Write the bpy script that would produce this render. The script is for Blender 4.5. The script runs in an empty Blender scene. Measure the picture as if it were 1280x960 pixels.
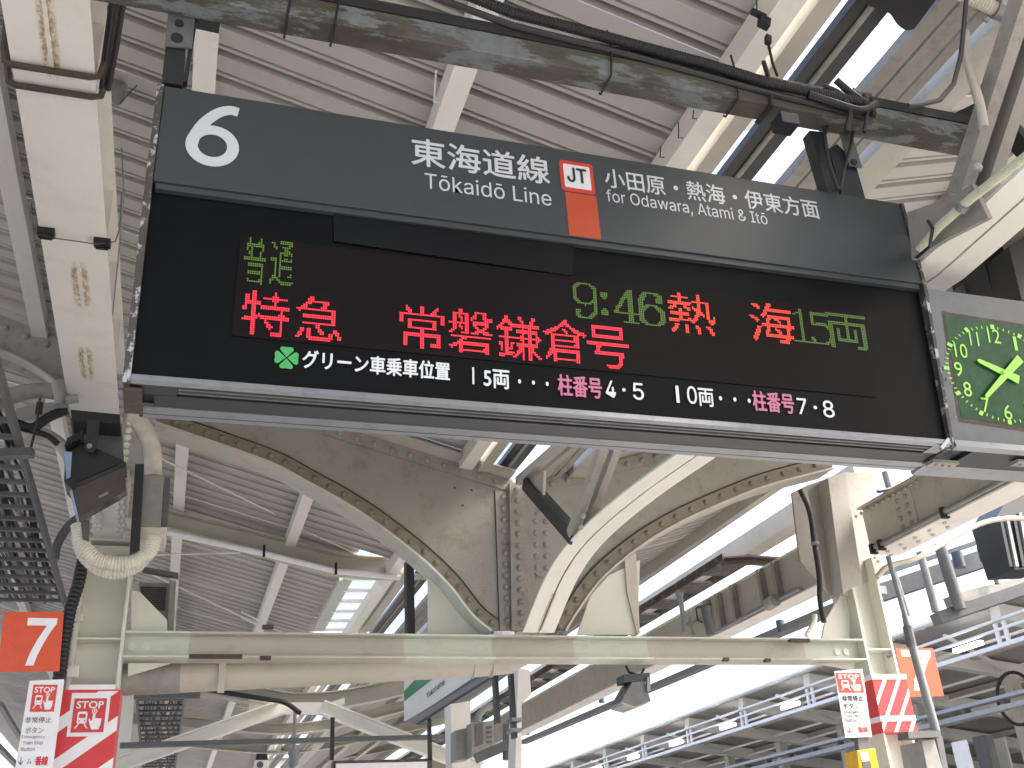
import bpy, math, random, os
from mathutils import Vector, Matrix
random.seed(7)
D = bpy.data; sc = bpy.context.scene; COL = sc.collection
V = Vector
# ------------------------------------------------------------------ camera
EX, EY, EZ, F = -0.46295421, -0.3325254, -0.06619216, 1269.4365
_Rx = Matrix.Rotation(EX, 3, 'X'); _Ry = Matrix.Rotation(EY, 3, 'Y'); _Rz = Matrix.Rotation(EZ, 3, 'Z')
R = _Rz @ _Rx @ _Ry                      # (right, down, forward) -> camera axes
CAM = V((0, 0, 1.6))
def w2l(p): return V((p[0], -p[2], p[1]))
RT = R.transposed()
def l2w(v): return V((v[0], v[2], -v[1]))
cam = D.objects.new('camera', D.cameras.new('camera')); COL.objects.link(cam)
xr = l2w(RT @ V((1, 0, 0))); yd = l2w(RT @ V((0, 1, 0))); fw = l2w(RT @ V((0, 0, 1)))
M = Matrix((xr, -yd, -fw)).transposed().to_4x4(); M.translation = CAM
cam.matrix_world = M
cam.data.sensor_width = 36; cam.data.lens = F / 1280 * 36; cam.data.clip_start = .05; cam.data.clip_end = 2000
sc.camera = cam
# ------------------------------------------------------------------ sky, sun, exposure
SUN_EL, SUN_AZ = math.radians(48), math.radians(118)
w = D.worlds.new("World"); sc.world = w; w.use_nodes = True
nt = w.node_tree; nt.nodes.clear()
o_ = nt.nodes.new('ShaderNodeOutputWorld'); b_ = nt.nodes.new('ShaderNodeBackground'); s_ = nt.nodes.new('ShaderNodeTexSky')
s_.sky_type = 'NISHITA'; s_.sun_disc = False; s_.sun_elevation = SUN_EL; s_.sun_rotation = SUN_AZ
s_.air_density = 1.0; s_.dust_density = 5.5; s_.ozone_density = .25
b_.inputs[1].default_value = .15
nt.links.new(s_.outputs[0], b_.inputs[0]); nt.links.new(b_.outputs[0], o_.inputs[0])
sl = D.lights.new('sun', 'SUN'); sl.energy = .9; sl.angle = math.radians(28); sl.color = (1, .985, .96)
so = D.objects.new('sun', sl); COL.objects.link(so)
sd = V((math.sin(SUN_AZ) * math.cos(SUN_EL), math.cos(SUN_AZ) * math.cos(SUN_EL), math.sin(SUN_EL)))
so.rotation_euler = sd.to_track_quat('Z', 'Y').to_euler(); so.location = (0, 0, 30)
sc.view_settings.view_transform = 'Standard'; sc.view_settings.look = 'None'; sc.view_settings.gamma = 1
sc.view_settings.exposure = 2.12
try: sc.cycles.use_denoising = True
except Exception: pass
sc.cycles.max_bounces = 14; sc.cycles.diffuse_bounces = 7
# ------------------------------------------------------------------ projection from the photo's grid onto real planes
def ray(x, y): return l2w(RT @ V((x - 640, y - 480, F)))
def at(x, y, X=None, Y=None, Z=None):
    d = ray(x, y)
    k, v = (0, X) if X is not None else (1, Y) if Y is not None else (2, Z)
    return CAM + d * ((v - CAM[k]) / d[k])
def atp(x, y, P0, n):
    d = ray(x, y); return CAM + d * ((P0 - CAM).dot(n) / d.dot(n))
# ------------------------------------------------------------------ materials
MATS = {}
def newmat(name):
    m = D.materials.new(name); m.use_nodes = True; n = m.node_tree
    b = n.nodes['Principled BSDF']; MATS[name] = m
    return m, n, b
def N(n, t, **k):
    x = n.nodes.new(t)
    for a, v in k.items(): setattr(x, a, v)
    return x
def noise(n, scale, detail=5, rough=.6, stretch=None, off=None):
    g = N(n, 'ShaderNodeNewGeometry'); t = N(n, 'ShaderNodeTexNoise')
    t.inputs['Scale'].default_value = scale; t.inputs['Detail'].default_value = detail; t.inputs['Roughness'].default_value = rough
    src = g.outputs['Position']
    mp = N(n, 'ShaderNodeMapping'); n.links.new(src, mp.inputs['Vector'])
    if stretch: mp.inputs['Scale'].default_value = stretch
    if off: mp.inputs['Location'].default_value = off
    n.links.new(mp.outputs[0], t.inputs['Vector'])
    return t.outputs['Fac'] if 'Fac' in t.outputs else t.outputs[0]
def ramp(n, src, a, b, ca=(0, 0, 0, 1), cb=(1, 1, 1, 1)):
    r = N(n, 'ShaderNodeValToRGB'); e = r.color_ramp.elements
    e[0].position = a; e[1].position = b; e[0].color = ca; e[1].color = cb
    n.links.new(src, r.inputs[0]); return r.outputs[0]
def mixc(n, fac, a, b):
    m = N(n, 'ShaderNodeMix', data_type='RGBA')
    if isinstance(fac, (int, float)): m.inputs[0].default_value = fac
    else: n.links.new(fac, m.inputs[0])
    for i, c in ((6, a), (7, b)):
        if isinstance(c, tuple): m.inputs[i].default_value = (*c[:3], 1)
        else: n.links.new(c, m.inputs[i])
    return m.outputs[2]
def mth(n, op, a, b=None, c=None):
    m = N(n, 'ShaderNodeMath', operation=op)
    for i, v in enumerate((a, b, c)):
        if v is None: continue
        if isinstance(v, (int, float)): m.inputs[i].default_value = v
        else: n.links.new(v, m.inputs[i])
    return m.outputs[0]
def bump(n, b, src, strength, dist=.01):
    u = N(n, 'ShaderNodeBump'); u.inputs['Strength'].default_value = strength; u.inputs['Distance'].default_value = dist
    n.links.new(src, u.inputs['Height']); n.links.new(u.outputs[0], b.inputs['Normal'])
def paint(name, col, rough=.5, dirt=.35, dirtcol=(.12, .09, .06), scale=6, metal=0, bumpy=.08, specks=True, bands=None, bandcol=None, spec=.5, stains=None, grime=(.52, .72)):
    m, n, b = newmat(name)
    big = noise(n, scale, 8, .65)
    small = noise(n, scale * 9, 4, .7, off=(3, 1, 7))
    base = mixc(n, ramp(n, noise(n, 1.3, 3, .5), .3, .7), tuple(c * .9 for c in col), col)
    if bands:
        g = N(n, 'ShaderNodeNewGeometry'); s = N(n, 'ShaderNodeSeparateXYZ'); n.links.new(g.outputs['Position'], s.inputs[0])
        tot = None
        for a0, a1 in bands:
            q = mth(n, 'MULTIPLY', mth(n, 'GREATER_THAN', s.outputs[0], a0), mth(n, 'LESS_THAN', s.outputs[0], a1))
            tot = q if tot is None else mth(n, 'MAXIMUM', tot, q)
        base = mixc(n, tot, base, bandcol)
    f = mth(n, 'MULTIPLY', ramp(n, big, grime[0], grime[1]), dirt)
    c = mixc(n, f, base, dirtcol)
    if specks:
        f2 = mth(n, 'MULTIPLY', ramp(n, small, .66, .74), min(1, dirt * 1.3))
        c = mixc(n, f2, c, tuple(x * .8 for x in dirtcol))
    if stains:
        g = N(n, 'ShaderNodeNewGeometry'); s = N(n, 'ShaderNodeSeparateXYZ'); n.links.new(g.outputs['Position'], s.inputs[0])
        tot = None
        for (cx, cy, rx, ry) in stains:
            dx = mth(n, 'DIVIDE', mth(n, 'SUBTRACT', s.outputs[0], cx), rx); dy = mth(n, 'DIVIDE', mth(n, 'SUBTRACT', s.outputs[1], cy), ry)
            q = mth(n, 'SUBTRACT', 1.0, mth(n, 'ADD', mth(n, 'POWER', mth(n, 'ABSOLUTE', dx), 2.5), mth(n, 'POWER', mth(n, 'ABSOLUTE', dy), 4)))
            q = mth(n, 'MAXIMUM', q, 0)
            core = mth(n, 'GREATER_THAN', mth(n, 'ABSOLUTE', dx), .22)
            q = mth(n, 'MULTIPLY', q, mth(n, 'ADD', mth(n, 'MULTIPLY', core, .8), .2))
            tot = q if tot is None else mth(n, 'MAXIMUM', tot, q)
        st = mth(n, 'MULTIPLY', tot, ramp(n, noise(n, 45, 6, .8, (1, .5, 1)), .38, .6))
        st = mth(n, 'MINIMUM', mth(n, 'MULTIPLY', st, 1.6), 1)
        c = mixc(n, st, c, mixc(n, ramp(n, noise(n, 60, 4, .7), .4, .7), (.52, .38, .2), (.17, .1, .05)))
    n.links.new(c, b.inputs['Base Color'])
    b.inputs['Roughness'].default_value = rough; b.inputs['Metallic'].default_value = metal
    b.inputs['Specular IOR Level'].default_value = spec
    if bumpy: bump(n, b, small, bumpy, .006)
    return m
def plain(name, col, rough=.5, metal=0, spec=.5, var=.12):
    m, n, b = newmat(name)
    c = mixc(n, ramp(n, noise(n, 14, 5, .6), .35, .7), tuple(x * (1 - var) for x in col), tuple(min(1, x * (1 + var)) for x in col))
    n.links.new(c, b.inputs['Base Color']); b.inputs['Roughness'].default_value = rough; b.inputs['Metallic'].default_value = metal
    b.inputs['Specular IOR Level'].default_value = spec
    return m
def emit(name, col, strength, base=(.1, .1, .1)):
    m, n, b = newmat(name); b.inputs['Base Color'].default_value = (*base, 1)
    b.inputs['Emission Color'].default_value = (*col, 1); b.inputs['Emission Strength'].default_value = strength; return m
def peeling(name, under, top, a=.47, b2=.53, scale=9, stretch=(1, 1, 1), rough=.7, mid=None):
    m, n, b = newmat(name)
    f = ramp(n, noise(n, scale, 8, .7, stretch), a, b2)
    u = mixc(n, ramp(n, noise(n, 40, 5, .8, stretch), .35, .7), under, tuple(x * 1.7 for x in under))
    if mid: u = mixc(n, ramp(n, noise(n, 5, 4, .6, stretch, (5, 5, 5)), .45, .6), u, mid)
    c = mixc(n, f, u, mixc(n, ramp(n, noise(n, 30, 3), .4, .7), top, tuple(x * .75 for x in top)))
    n.links.new(c, b.inputs['Base Color']); b.inputs['Roughness'].default_value = rough
    bump(n, b, f, .5, .004); return m
S_ = .278
Yp = 7.0
def bx(x): return at(x, 800, Y=Yp)[0]
MINT = (.51, .545, .48)
bands = [(bx(120), bx(237)), (bx(508), bx(619)), (bx(722), bx(815)), (bx(1012), bx(1080))]
bandF = [(bx(528), bx(625))]
stains = []
for (px, py, hx, hy) in ((60, 40, 13, 62), (101, 357, 12, 30), (108, 455, 10, 22)):
    c_ = at(px, py, Z=4.72); e1 = at(px + hx, py, Z=4.72); e2 = at(px, py + hy, Z=4.72)
    stains.append((c_[0], c_[1], abs(e1[0] - c_[0]), abs(e2[1] - c_[1])))
cream = paint('cream_paint', (.78, .77, .715), .42, .16, (.30, .24, .16), 5, bumpy=.05, stains=stains)
fresh = paint('pale_green_cream_paint', (.62, .63, .55), .4, .10, (.3, .27, .18), 5, bumpy=.04)
aged = paint('aged_beige_paint', (.27, .258, .228), .62, .5, (.13, .10, .07), 7, bumpy=.7)
grimy = paint('grimy_beige_paint', (.20, .175, .135), .7, .5, (.06, .045, .03), 14, bumpy=.3)
agedP = paint('plain_light_beige_paint', (.42, .405, .36), .5, .36, (.16, .12, .08), 7, bumpy=.15)
agedF = paint('arch_flange_paint', (.50, .48, .425), .5, .3, (.16, .12, .08), 7, bumpy=.12, bands=bandF, bandcol=MINT)
agedL = paint('light_beige_paint', (.46, .445, .395), .5, .22, (.16, .12, .08), 7, bumpy=.12, bands=bands, bandcol=MINT)
tanp = paint('tan_paint', (.47, .445, .385), .5, .24, (.2, .15, .1), 6, bumpy=.08)
oldgrey = paint('weathered_grey_paint', (.30, .29, .26), .65, .5, (.08, .07, .05), 12, bumpy=.3)
deckm = paint('roof_deck_paint', (.435, .417, .395), .55, .12, (.25, .2, .17), 3, bumpy=.03, specks=False)
peel = peeling('peeling_beam_paint', (.042, .037, .028), (.15, .17, .178), .51, .55, 6, (.5, 1.6, 1.6), mid=(.082, .077, .063))
peelf = peeling('peeling_frame_paint', (.035, .03, .027), (.34, .37, .39), .54, .57, 26, (1, 1, .7))
hdr = plain('sign_grey', (.036, .043, .047), .45, var=.05, spec=.35)
blk = plain('sign_black', (.003, .0035, .004), .5, var=.1, spec=.08)
blk2 = plain('sign_black_gloss', (.004, .0045, .005), .3, var=.1, spec=.12)
dgrey = plain('dark_grey_metal', (.02, .025, .029), .4)
alu = paint('brushed_aluminium', (.27, .285, .31), .42, .4, (.08, .08, .08), 14, .5, .03, specks=False)
galv = plain('galvanised_steel', (.23, .24, .25), .5, .4)
boxg = plain('grey_box_paint', (.27, .27, .25), .5)
midg = plain('mid_grey_metal', (.12, .125, .13), .5, .2)
black = plain('black_plastic', (.012, .013, .015), .55)
blackm = plain('black_steel', (.02, .021, .023), .45)
brown = peeling('dirty_brown_steel', (.05, .042, .036), (.16, .15, .13), .5, .62, 8)
rust = peeling('rusty_steel', (.045, .032, .025), (.09, .06, .045), .5, .6, 14)
hose = plain('cream_hose', (.62, .60, .52), .5)
greenh = plain('pale_green_conduit', (.46, .49, .36), .5)
floodf = plain('flood_glass', (.06, .05, .05), .25)
bluegl = plain('blue_edge', (.25, .36, .55), .4)
redp = plain('print_red', (.62, .035, .04), .35, var=.05)
red2 = plain('print_signal_red', (.68, .05, .03), .35, var=.05)
sorange = plain('sign_orange', (.36, .05, .018), .4, var=.04)
sred = plain('sign_red', (.45, .035, .02), .4, var=.04)
swhite = plain('sign_white', (.55, .56, .58), .4, var=.03)
orangep = plain('print_orange', (.66, .085, .03), .4, var=.06)
whitep = plain('print_white', (.82, .82, .83), .35, var=.03)
lett = plain('lettering_white', (.47, .50, .53), .4, var=.02)
blackp = plain('print_black', (.02, .02, .02), .5)
greyp = plain('print_grey', (.12, .12, .12), .5)
pinkp = emit('static_pink', (.85, .2, .42), .13, (.1, .04, .06))
statw = emit('static_white', (.9, .95, 1), .12, (.25, .25, .25))
clovg = emit('clover_green', (.05, .55, .12), .10, (.02, .14, .04))
ledR = emit('led_red', (1, .022, .045), .42, (.02, .0, .0))
ledO = emit('led_orange_red', (1, .06, .025), .36, (.02, .0, .0))
ledG = emit('led_green', (.28, .60, .03), .085, (.0, .01, .0))
dial = plain('clock_green', (.008, .055, .018), .35, spec=.15, var=.3)
dialn = emit('clock_marks', (.45, .95, .12), .05, (.22, .5, .06))
yel = plain('yellow_plastic', (.75, .42, .01), .4)
sgreen = plain('print_green', (.02, .25, .12), .4)
bluesteel = plain('blue_grey_steel', (.36, .385, .41), .5)
concrete = paint('platform_concrete', (.42, .41, .39), .8, .3, (.2, .19, .17), 2)
gravel = paint('ballast', (.30, .28, .26), .9, .6, (.12, .1, .09), 9, bumpy=.6)
lampm = emit('tube_lamp', (1, .98, .95), 4)
glassp = newmat('skylight_glazing')[0]
gb = glassp.node_tree.nodes['Principled BSDF']; gb.inputs['Base Color'].default_value = (.85, .88, .9, 1); gb.inputs['Roughness'].default_value = .3
gb.inputs['Transmission Weight'].default_value = .6; gb.inputs['IOR'].default_value = 1.1
ledbg, n_, bb = newmat('led_panel')
g_ = N(n_, 'ShaderNodeNewGeometry'); sx = N(n_, 'ShaderNodeSeparateXYZ'); n_.links.new(g_.outputs['Position'], sx.inputs[0])
kk = 2 * math.pi / .0061
cc = mth(n_, 'MULTIPLY', mth(n_, 'SINE', mth(n_, 'MULTIPLY', sx.outputs[0], kk)), mth(n_, 'SINE', mth(n_, 'MULTIPLY', sx.outputs[2], kk)))
n_.links.new(mixc(n_, mth(n_, 'GREATER_THAN', cc, .1), (.004, .003, .0035), (.012, .009, .010)), bb.inputs['Base Color'])
bb.inputs['Roughness'].default_value = .6; bb.inputs['Specular IOR Level'].default_value = .08
# ------------------------------------------------------------------ mesh builder
def basis(d, up=(0, 0, 1)):
    d = V(d).normalized(); up = V(up)
    s = d.cross(up)
    if s.length < 1e-4: s = d.cross(V((0, 1, 0)))
    s.normalize(); u = s.cross(d).normalized(); return d, s, u
def curve(pts, n=6):
    """Catmull-Rom through px points"""
    out = []
    P = [V((*p, 0)) for p in pts]; P = [P[0] * 2 - P[1]] + P + [P[-1] * 2 - P[-2]]
    for i in range(1, len(P) - 2):
        for k in range(n):
            t = k / n; a, b, c, d = P[i-1], P[i], P[i+1], P[i+2]
            q = .5 * ((2*b) + (-a + c) * t + (2*a - 5*b + 4*c - d) * t*t + (-a + 3*b - 3*c + d) * t**3); out.append((q[0], q[1]))
    out.append(tuple(pts[-1])); return out
class MB:
    def __init__(s): s.v = []; s.f = []; s.mi = []; s.cm = 0
    def add(s, vs, fs):
        b = len(s.v); s.v += [V(p) for p in vs]
        for f in fs: s.f.append(tuple(b + i for i in f)); s.mi.append(s.cm)
        return s
    def box(s, a, b):
        x0, x1 = sorted((a[0], b[0])); y0, y1 = sorted((a[1], b[1])); z0, z1 = sorted((a[2], b[2]))
        return s.add([(x0,y0,z0),(x1,y0,z0),(x1,y1,z0),(x0,y1,z0),(x0,y0,z1),(x1,y0,z1),(x1,y1,z1),(x0,y1,z1)],
            [(0,3,2,1),(4,5,6,7),(0,1,5,4),(1,2,6,5),(2,3,7,6),(3,0,4,7)])
    def obox(s, c, ex, ey, ez):
        c, ex, ey, ez = V(c), V(ex), V(ey), V(ez)
        vs = [c + a * ex + b * ey + d * ez for d in (-1, 1) for (a, b) in ((-1,-1),(1,-1),(1,1),(-1,1))]
        return s.add(vs, [(0,3,2,1),(4,5,6,7),(0,1,5,4),(1,2,6,5),(2,3,7,6),(3,0,4,7)])
    def bar(s, p0, p1, w, h, up=(0, 0, 1)):
        p0, p1 = V(p0), V(p1); d, sd, u = basis(p1 - p0, up)
        return s.obox((p0 + p1) / 2, (p1 - p0) / 2, sd * w / 2, u * h / 2)
    def ibeam(s, p0, p1, w, h, up=(0, 0, 1), t=.014):
        p0, p1 = V(p0), V(p1); d, sd, u = basis(p1 - p0, up)
        s.bar(p0 + u * (h / 2 - t / 2), p1 + u * (h / 2 - t / 2), w, t, up)
        s.bar(p0 - u * (h / 2 - t / 2), p1 - u * (h / 2 - t / 2), w, t, up)
        return s.bar(p0, p1, t, h - 2 * t, up)
    def tube(s, pts, r, n=10, cap=True, rib=0):
        pts = [V(p) for p in pts]; b = len(s.v); up = None
        if rib:
            np_ = [pts[0]]
            for a, c in zip(pts, pts[1:]):
                k = max(1, int((c - a).length / rib)); np_ += [a.lerp(c, (i + 1) / k) for i in range(k)]
            pts = np_
        prev = None
        for i, p in enumerate(pts):
            d = (pts[min(i + 1, len(pts) - 1)] - pts[max(i - 1, 0)]).normalized()
            if prev is None: _, sd, u = basis(d)
            else:
                u = (prev - d * prev.dot(d)).normalized(); sd = d.cross(u)
            prev = u
            rr = r[i] if isinstance(r, (list, tuple)) else r
            if rib and i % 2: rr *= .86
            for k in range(n):
                a = 2 * math.pi * k / n; s.v.append(p + (sd * math.cos(a) + u * math.sin(a)) * rr)
        for i in range(len(pts) - 1):
            for k in range(n):
                a = b + i * n + k; c = b + i * n + (k + 1) % n
                s.f.append((a, c, c + n, a + n)); s.mi.append(s.cm)
        if cap:
            s.f.append(tuple(b + k for k in reversed(range(n)))); s.mi.append(s.cm)
            s.f.append(tuple(b + (len(pts) - 1) * n + k for k in range(n))); s.mi.append(s.cm)
        return s
    def prism(s, poly, vec):
        poly = [V(p) for p in poly]; n = len(poly); vec = V(vec); b = len(s.v)
        s.v += poly + [p + vec for p in poly]
        s.f.append(tuple(b + i for i in range(n))); s.f.append(tuple(b + n + i for i in reversed(range(n))))
        s.mi += [s.cm] * 2
        for i in range(n):
            j = (i + 1) % n; s.f.append((b + j, b + i, b + n + i, b + n + j)); s.mi.append(s.cm)
        return s
    def rivet(s, p, nrm, r=.012):
        p = V(p); d, a, b2 = basis(nrm, (0.1, .2, 1)); b = len(s.v); n = 8
        r *= 1.22
        for rr, hh in ((1, 0), (.86, .5), (.45, .85)):
            for k in range(n):
                t = 2 * math.pi * k / n; s.v.append(p + (a * math.cos(t) + b2 * math.sin(t)) * r * rr + d * r * hh)
        for l in range(2):
            for k in range(n):
                j = (k + 1) % n; s.f.append((b + l*n + k, b + l*n + j, b + (l+1)*n + j, b + (l+1)*n + k)); s.mi.append(s.cm)
        s.f.append(tuple(b + 2*n + k for k in range(n))); s.mi.append(s.cm)
        return s
    def strip(s, pts, w, up, t):
        """a curved plate following pts, width vector w (Vector), thickness t along local normal"""
        pts = [V(p) for p in pts]; w = V(w); b = len(s.v); n = len(pts)
        for i, p in enumerate(pts):
            d = (pts[min(i + 1, n - 1)] - pts[max(i - 1, 0)]).normalized(); nn = d.cross(w).normalized() * t / 2
            s.v += [p - w / 2 - nn, p + w / 2 - nn, p + w / 2 + nn, p - w / 2 + nn]
        for i in range(n - 1):
            for k in range(4):
                j = (k + 1) % 4; s.f.append((b+4*i+k, b+4*i+j, b+4*(i+1)+j, b+4*(i+1)+k)); s.mi.append(s.cm)
        s.f += [(b+3, b+2, b+1, b), (b+4*(n-1), b+4*(n-1)+1, b+4*(n-1)+2, b+4*(n-1)+3)]; s.mi += [s.cm] * 2
        return s
    def build(s, name, mat, root=None, smooth=False, kind=None, label=None, bev=0):
        off = V(root.matrix_world.translation) if root else V((0, 0, 0))
        if root: off = V(root['_w'])
        me = D.meshes.new(name); me.from_pydata([tuple(p - off) for p in s.v], [], s.f); me.validate()
        for m in (mat if isinstance(mat, (list, tuple)) else [mat]): me.materials.append(m)
        if isinstance(mat, (list, tuple)) and len(me.polygons) == len(s.mi):
            me.polygons.foreach_set('material_index', s.mi)
        import bmesh
        bm = bmesh.new(); bm.from_mesh(me); bmesh.ops.recalc_face_normals(bm, faces=bm.faces); bm.to_mesh(me); bm.free()
        if smooth:
            me.polygons.foreach_set('use_smooth', [True] * len(me.polygons))
            try: me.set_sharp_from_angle(angle=math.radians(40))
            except Exception: pass
        o = D.objects.new(name, me); COL.objects.link(o)
        if root: o.parent = root; o['_w'] = tuple(off)
        if bev:
            b = o.modifiers.new('bevel', 'BEVEL'); b.width = bev; b.segments = 2; b.limit_method = 'ANGLE'
        if kind: o['kind'] = kind
        if label: o['label'] = label
        return o
def thing(name, label, cat, loc, group=None):
    o = D.objects.new(name, None); COL.objects.link(o); o.location = loc; o.empty_display_size = .1
    o['_w'] = tuple(loc); o['label'] = label; o['category'] = cat
    if group: o['group'] = group
    return o
def single(name, mb, mat, label, cat, group=None, **k):
    c = sum(mb.v, V()) / len(mb.v); c[2] = min(p[2] for p in mb.v)
    class _R(dict): pass
    r = {'_w': tuple(c)}
    mb2 = mb; mb2.v = [p - c for p in mb.v]
    o = mb2.build(name, mat, None, **k); o.location = c
    o['label'] = label; o['category'] = cat
    if group: o['group'] = group
    return o
def struct(name, mb, mat, **k):
    o = mb.build(name, mat, **k); o['kind'] = 'structure'; return o
# ------------------------------------------------------------------ text
try: INTER = D.fonts.load(os.path.join(bpy.utils.system_resource('DATAFILES'), 'fonts', 'Inter.woff2'))
except Exception: INTER = None
def text_geo(body, bold=0, latin=True, spacing=1.0, res=3, wscale=None):
    c = D.curves.new('txt', 'FONT'); c.body = body; c.offset = bold; c.resolution_u = res; c.space_character = spacing
    if latin and INTER: c.font = INTER
    o = D.objects.new('txt', c); COL.objects.link(o)
    dg = bpy.context.evaluated_depsgraph_get(); me = D.meshes.new_from_object(o.evaluated_get(dg))
    vs = [v.co.copy() for v in me.vertices]; fs = [tuple(p.vertices) for p in me.polygons]
    D.objects.remove(o); D.meshes.remove(me); D.curves.remove(c)
    return vs, fs
class Plane:
    def __init__(s, P0, u, v):
        s.P0, s.u, s.v = V(P0), V(u).normalized(), V(v).normalized(); s.n = s.u.cross(s.v).normalized()
        if s.n.dot(CAM - s.P0) < 0: s.n = -s.n
    def px(s, x, y):
        p = atp(x, y, s.P0, s.n) - s.P0; return p.dot(s.u), p.dot(s.v)
    def pt(s, a, b, h=0): return s.P0 + s.u * a + s.v * b + s.n * h
    def P(s, x, y, h=0):
        a, b = s.px(x, y); return s.pt(a, b, h)
def put_text(root, name, body, pl, ll, ur, mat, bold=0, latin=True, h=.003, spacing=1.0):
    vs, fs = text_geo(body, 0, latin, spacing)
    x0 = min(v[0] for v in vs); x1 = max(v[0] for v in vs); y0 = min(v[1] for v in vs); y1 = max(v[1] for v in vs)
    a0, b0 = pl.px(*ll); a1, b1 = pl.px(*ur)
    mb = MB(); H = abs(b1 - b0); e = bold * H * 1.0
    a0 += e; a1 -= e; b0 += e; b1 -= e
    for k, (ox, oy) in enumerate(((0, 0),) if not bold else ((-e, 0), (e, 0), (0, e), (0, -e))):
        mb.add([pl.pt(a0 + ox + (v[0] - x0) / (x1 - x0) * (a1 - a0), b0 + oy + (v[1] - y0) / (y1 - y0) * (b1 - b0), h + k * .00015) for v in vs], fs)
    return mb.build(name, mat, root)
def poly_on(root, name, pl, pts, mat, h=.0025, t=None, mb=None):
    m = mb or MB(); q = [pl.P(x, y, h) for x, y in pts]
    if t: m.prism(q, -pl.n * t)
    else: m.add(q, [tuple(range(len(q)))])
    if mb: return m
    return m.build(name, mat, root)
# ================================================================== STRUCTURE
XV, ZV = 2.36, 4.42
def zc(X): return ZV + S_ * (XV - X) if X < XV else ZV + S_ * (X - 2.6) if X > 2.6 else ZV
MB().box((-60, -60, -1.35), (80, 260, -1.15)).build('trackbed_ground', gravel)['kind'] = 'structure'
MB().box((-3.2, -25, -1.15), (7.3, 90, 0)).build('platform', concrete)['kind'] = 'structure'
MB().box((13.2, -25, -1.15), (21.5, 90, 0)).build('opposite_platform', concrete)['kind'] = 'structure'
# roof decks (real ribs), laid as separate sheets
def deck_profile(y0, n, z=0):
    pr = []; P = .177
    for k in range(n):
        y = y0 + k * P
        pr += [(y, 0), (y + .100, 0), (y + .103, .03), (y + .113, .03), (y + .116, 0), (y + .134, 0), (y + .138, .07), (y + .173, .07)]
    pr.append((y0 + n * P, 0)); return pr
def deck_sheet(xa, xb, prof, hz):
    m = MB(); nb = len(prof)
    za, zb = zc(xa) + hz, zc(xb) + hz
    m.v += [V((xa, y, za + h)) for y, h in prof] + [V((xb, y, zb + h)) for y, h in prof] 
    m.f += [(i, i + 1, nb + i + 1, nb + i) for i in range(nb - 1)]; m.mi += [0] * (nb - 1)
    return m
roofL = thing('roof', 'left slope of ribbed pinkish-grey steel roof rising leftwards from the valley', 'roof', (-2, 7, zc(-2) + .15), 'roof slopes over the platform')
roofR = thing('roof', 'right slope of ribbed pinkish-grey steel roof rising rightwards behind the sign', 'roof', (4.5, 7, zc(4.5) + .15), 'roof slopes over the platform')
HZ = .15
def rp(x, y, h=.05):
    d = ray(x, y); k = -S_; t = (ZV + h + S_ * XV - 1.6) / (d[2] + S_ * d[0]); return CAM + d * t
SKQ = [rp(398, 786, .12), rp(455, 786, .12), rp(500, 722, .12), rp(432, 722, .12)]
SKX0, SKX1 = min(q[0] for q in SKQ) , max(q[0] for q in SKQ); SKY0, SKY1 = min(q[1] for q in SKQ), max(q[1] for q in SKQ)
SK0, SK1 = 12.3, 14.5       # skylight
for root, xa, xb in ((roofL, 2.06, -4.6), (roofR, 2.99, 6.2)):
    first = None
    for k in range(58):
        y0 = -1.5 + k * .708
        dy = .0015 * (k % 2)
        if root is roofL and y0 + .708 > SKY0 and y0 < SKY1:
            for u0, u1 in ((xa, SKX1), (SKX0, xb)):
                if abs(u0 - u1) > .02 and u0 > u1: deck_sheet(u0, u1, deck_profile(y0, 4), HZ + dy).build('roof_sheet', deckm, root)
        elif first is None:
            m = deck_sheet(xa, xb, deck_profile(y0, 4), HZ); first = m.build('roof_sheet', deckm, root); base_y = y0
        else:
            o = first.copy(); COL.objects.link(o); o.parent = root; o.location = (0, y0 - base_y, dy)
# purlins
def purlin(X, w_, h_, y0, y1, mat, label, name='purlin', group='roof purlins running along the platform', zoff=None):
    zt = zc(X) + HZ - .006 if zoff is None else zoff + h_
    m = MB(); m.box((X - w_ / 2, y0, zt - h_), (X + w_ / 2, y1, zt))
    return single(name, m, mat, label, 'beam', group)
for X, lab in ((-2.2, 'cream roof purlin left of the overhead girder, farther out'), (-1.15, 'cream roof purlin just left of the overhead girder'),
               (-.105, 'cream roof purlin above the left end of the departure sign'), (.99, 'cream roof purlin crossing above the middle of the sign, nearest the line name'),
               (2.01, 'cream roof purlin just left of the dark valley gutter'), (3.9, 'cream purlin under the right roof slope'), (4.9, 'cream purlin under the right roof slope, second from the valley')):
    purlin(X, .105, .12, -1, 38, cream if X < 3 else tanp, lab)
purlin(6.15, .1, .16, -1, 38, tanp, 'tan edge purlin along the right eave of the roof')
# valley
def vbox(name, x0, x1, z0, z1, mat, label, cat='beam', y0=-1, y1=38):
    return single(name, MB().box((x0, y0, z0), (x1, y1, z1)), mat, label, cat)
vbox('valley_beam', 2.10, 2.185, 4.53, 4.60, tanp, 'tan beam with a grimy face on the left lip of the roof valley')
vbox('gutter', 2.26, 2.42, 4.56, 4.60, blackm, 'dark box gutter in the bottom of the roof valley', 'gutter')
vbox('gutter_rib', 2.325, 2.345, 4.545, 4.56, oldgrey, 'thin pale strip running under the dark valley gutter', 'strip')
vt = thing('valley_truss_rail', 'weathered double rail with a dark slit on the right lip of the roof valley', 'beam', (2.68, 3, 4.5))
MB().box((2.56, -1, 4.53), (2.63, 38, 4.58)).build('rail', oldgrey, vt)
MB().box((2.645, -1, 4.53), (2.735, 38, 4.58)).build('rail', oldgrey, vt)
MB().box((2.75, -1, 4.53), (2.80, 38, 4.57)).build('rail', oldgrey, vt)
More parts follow.
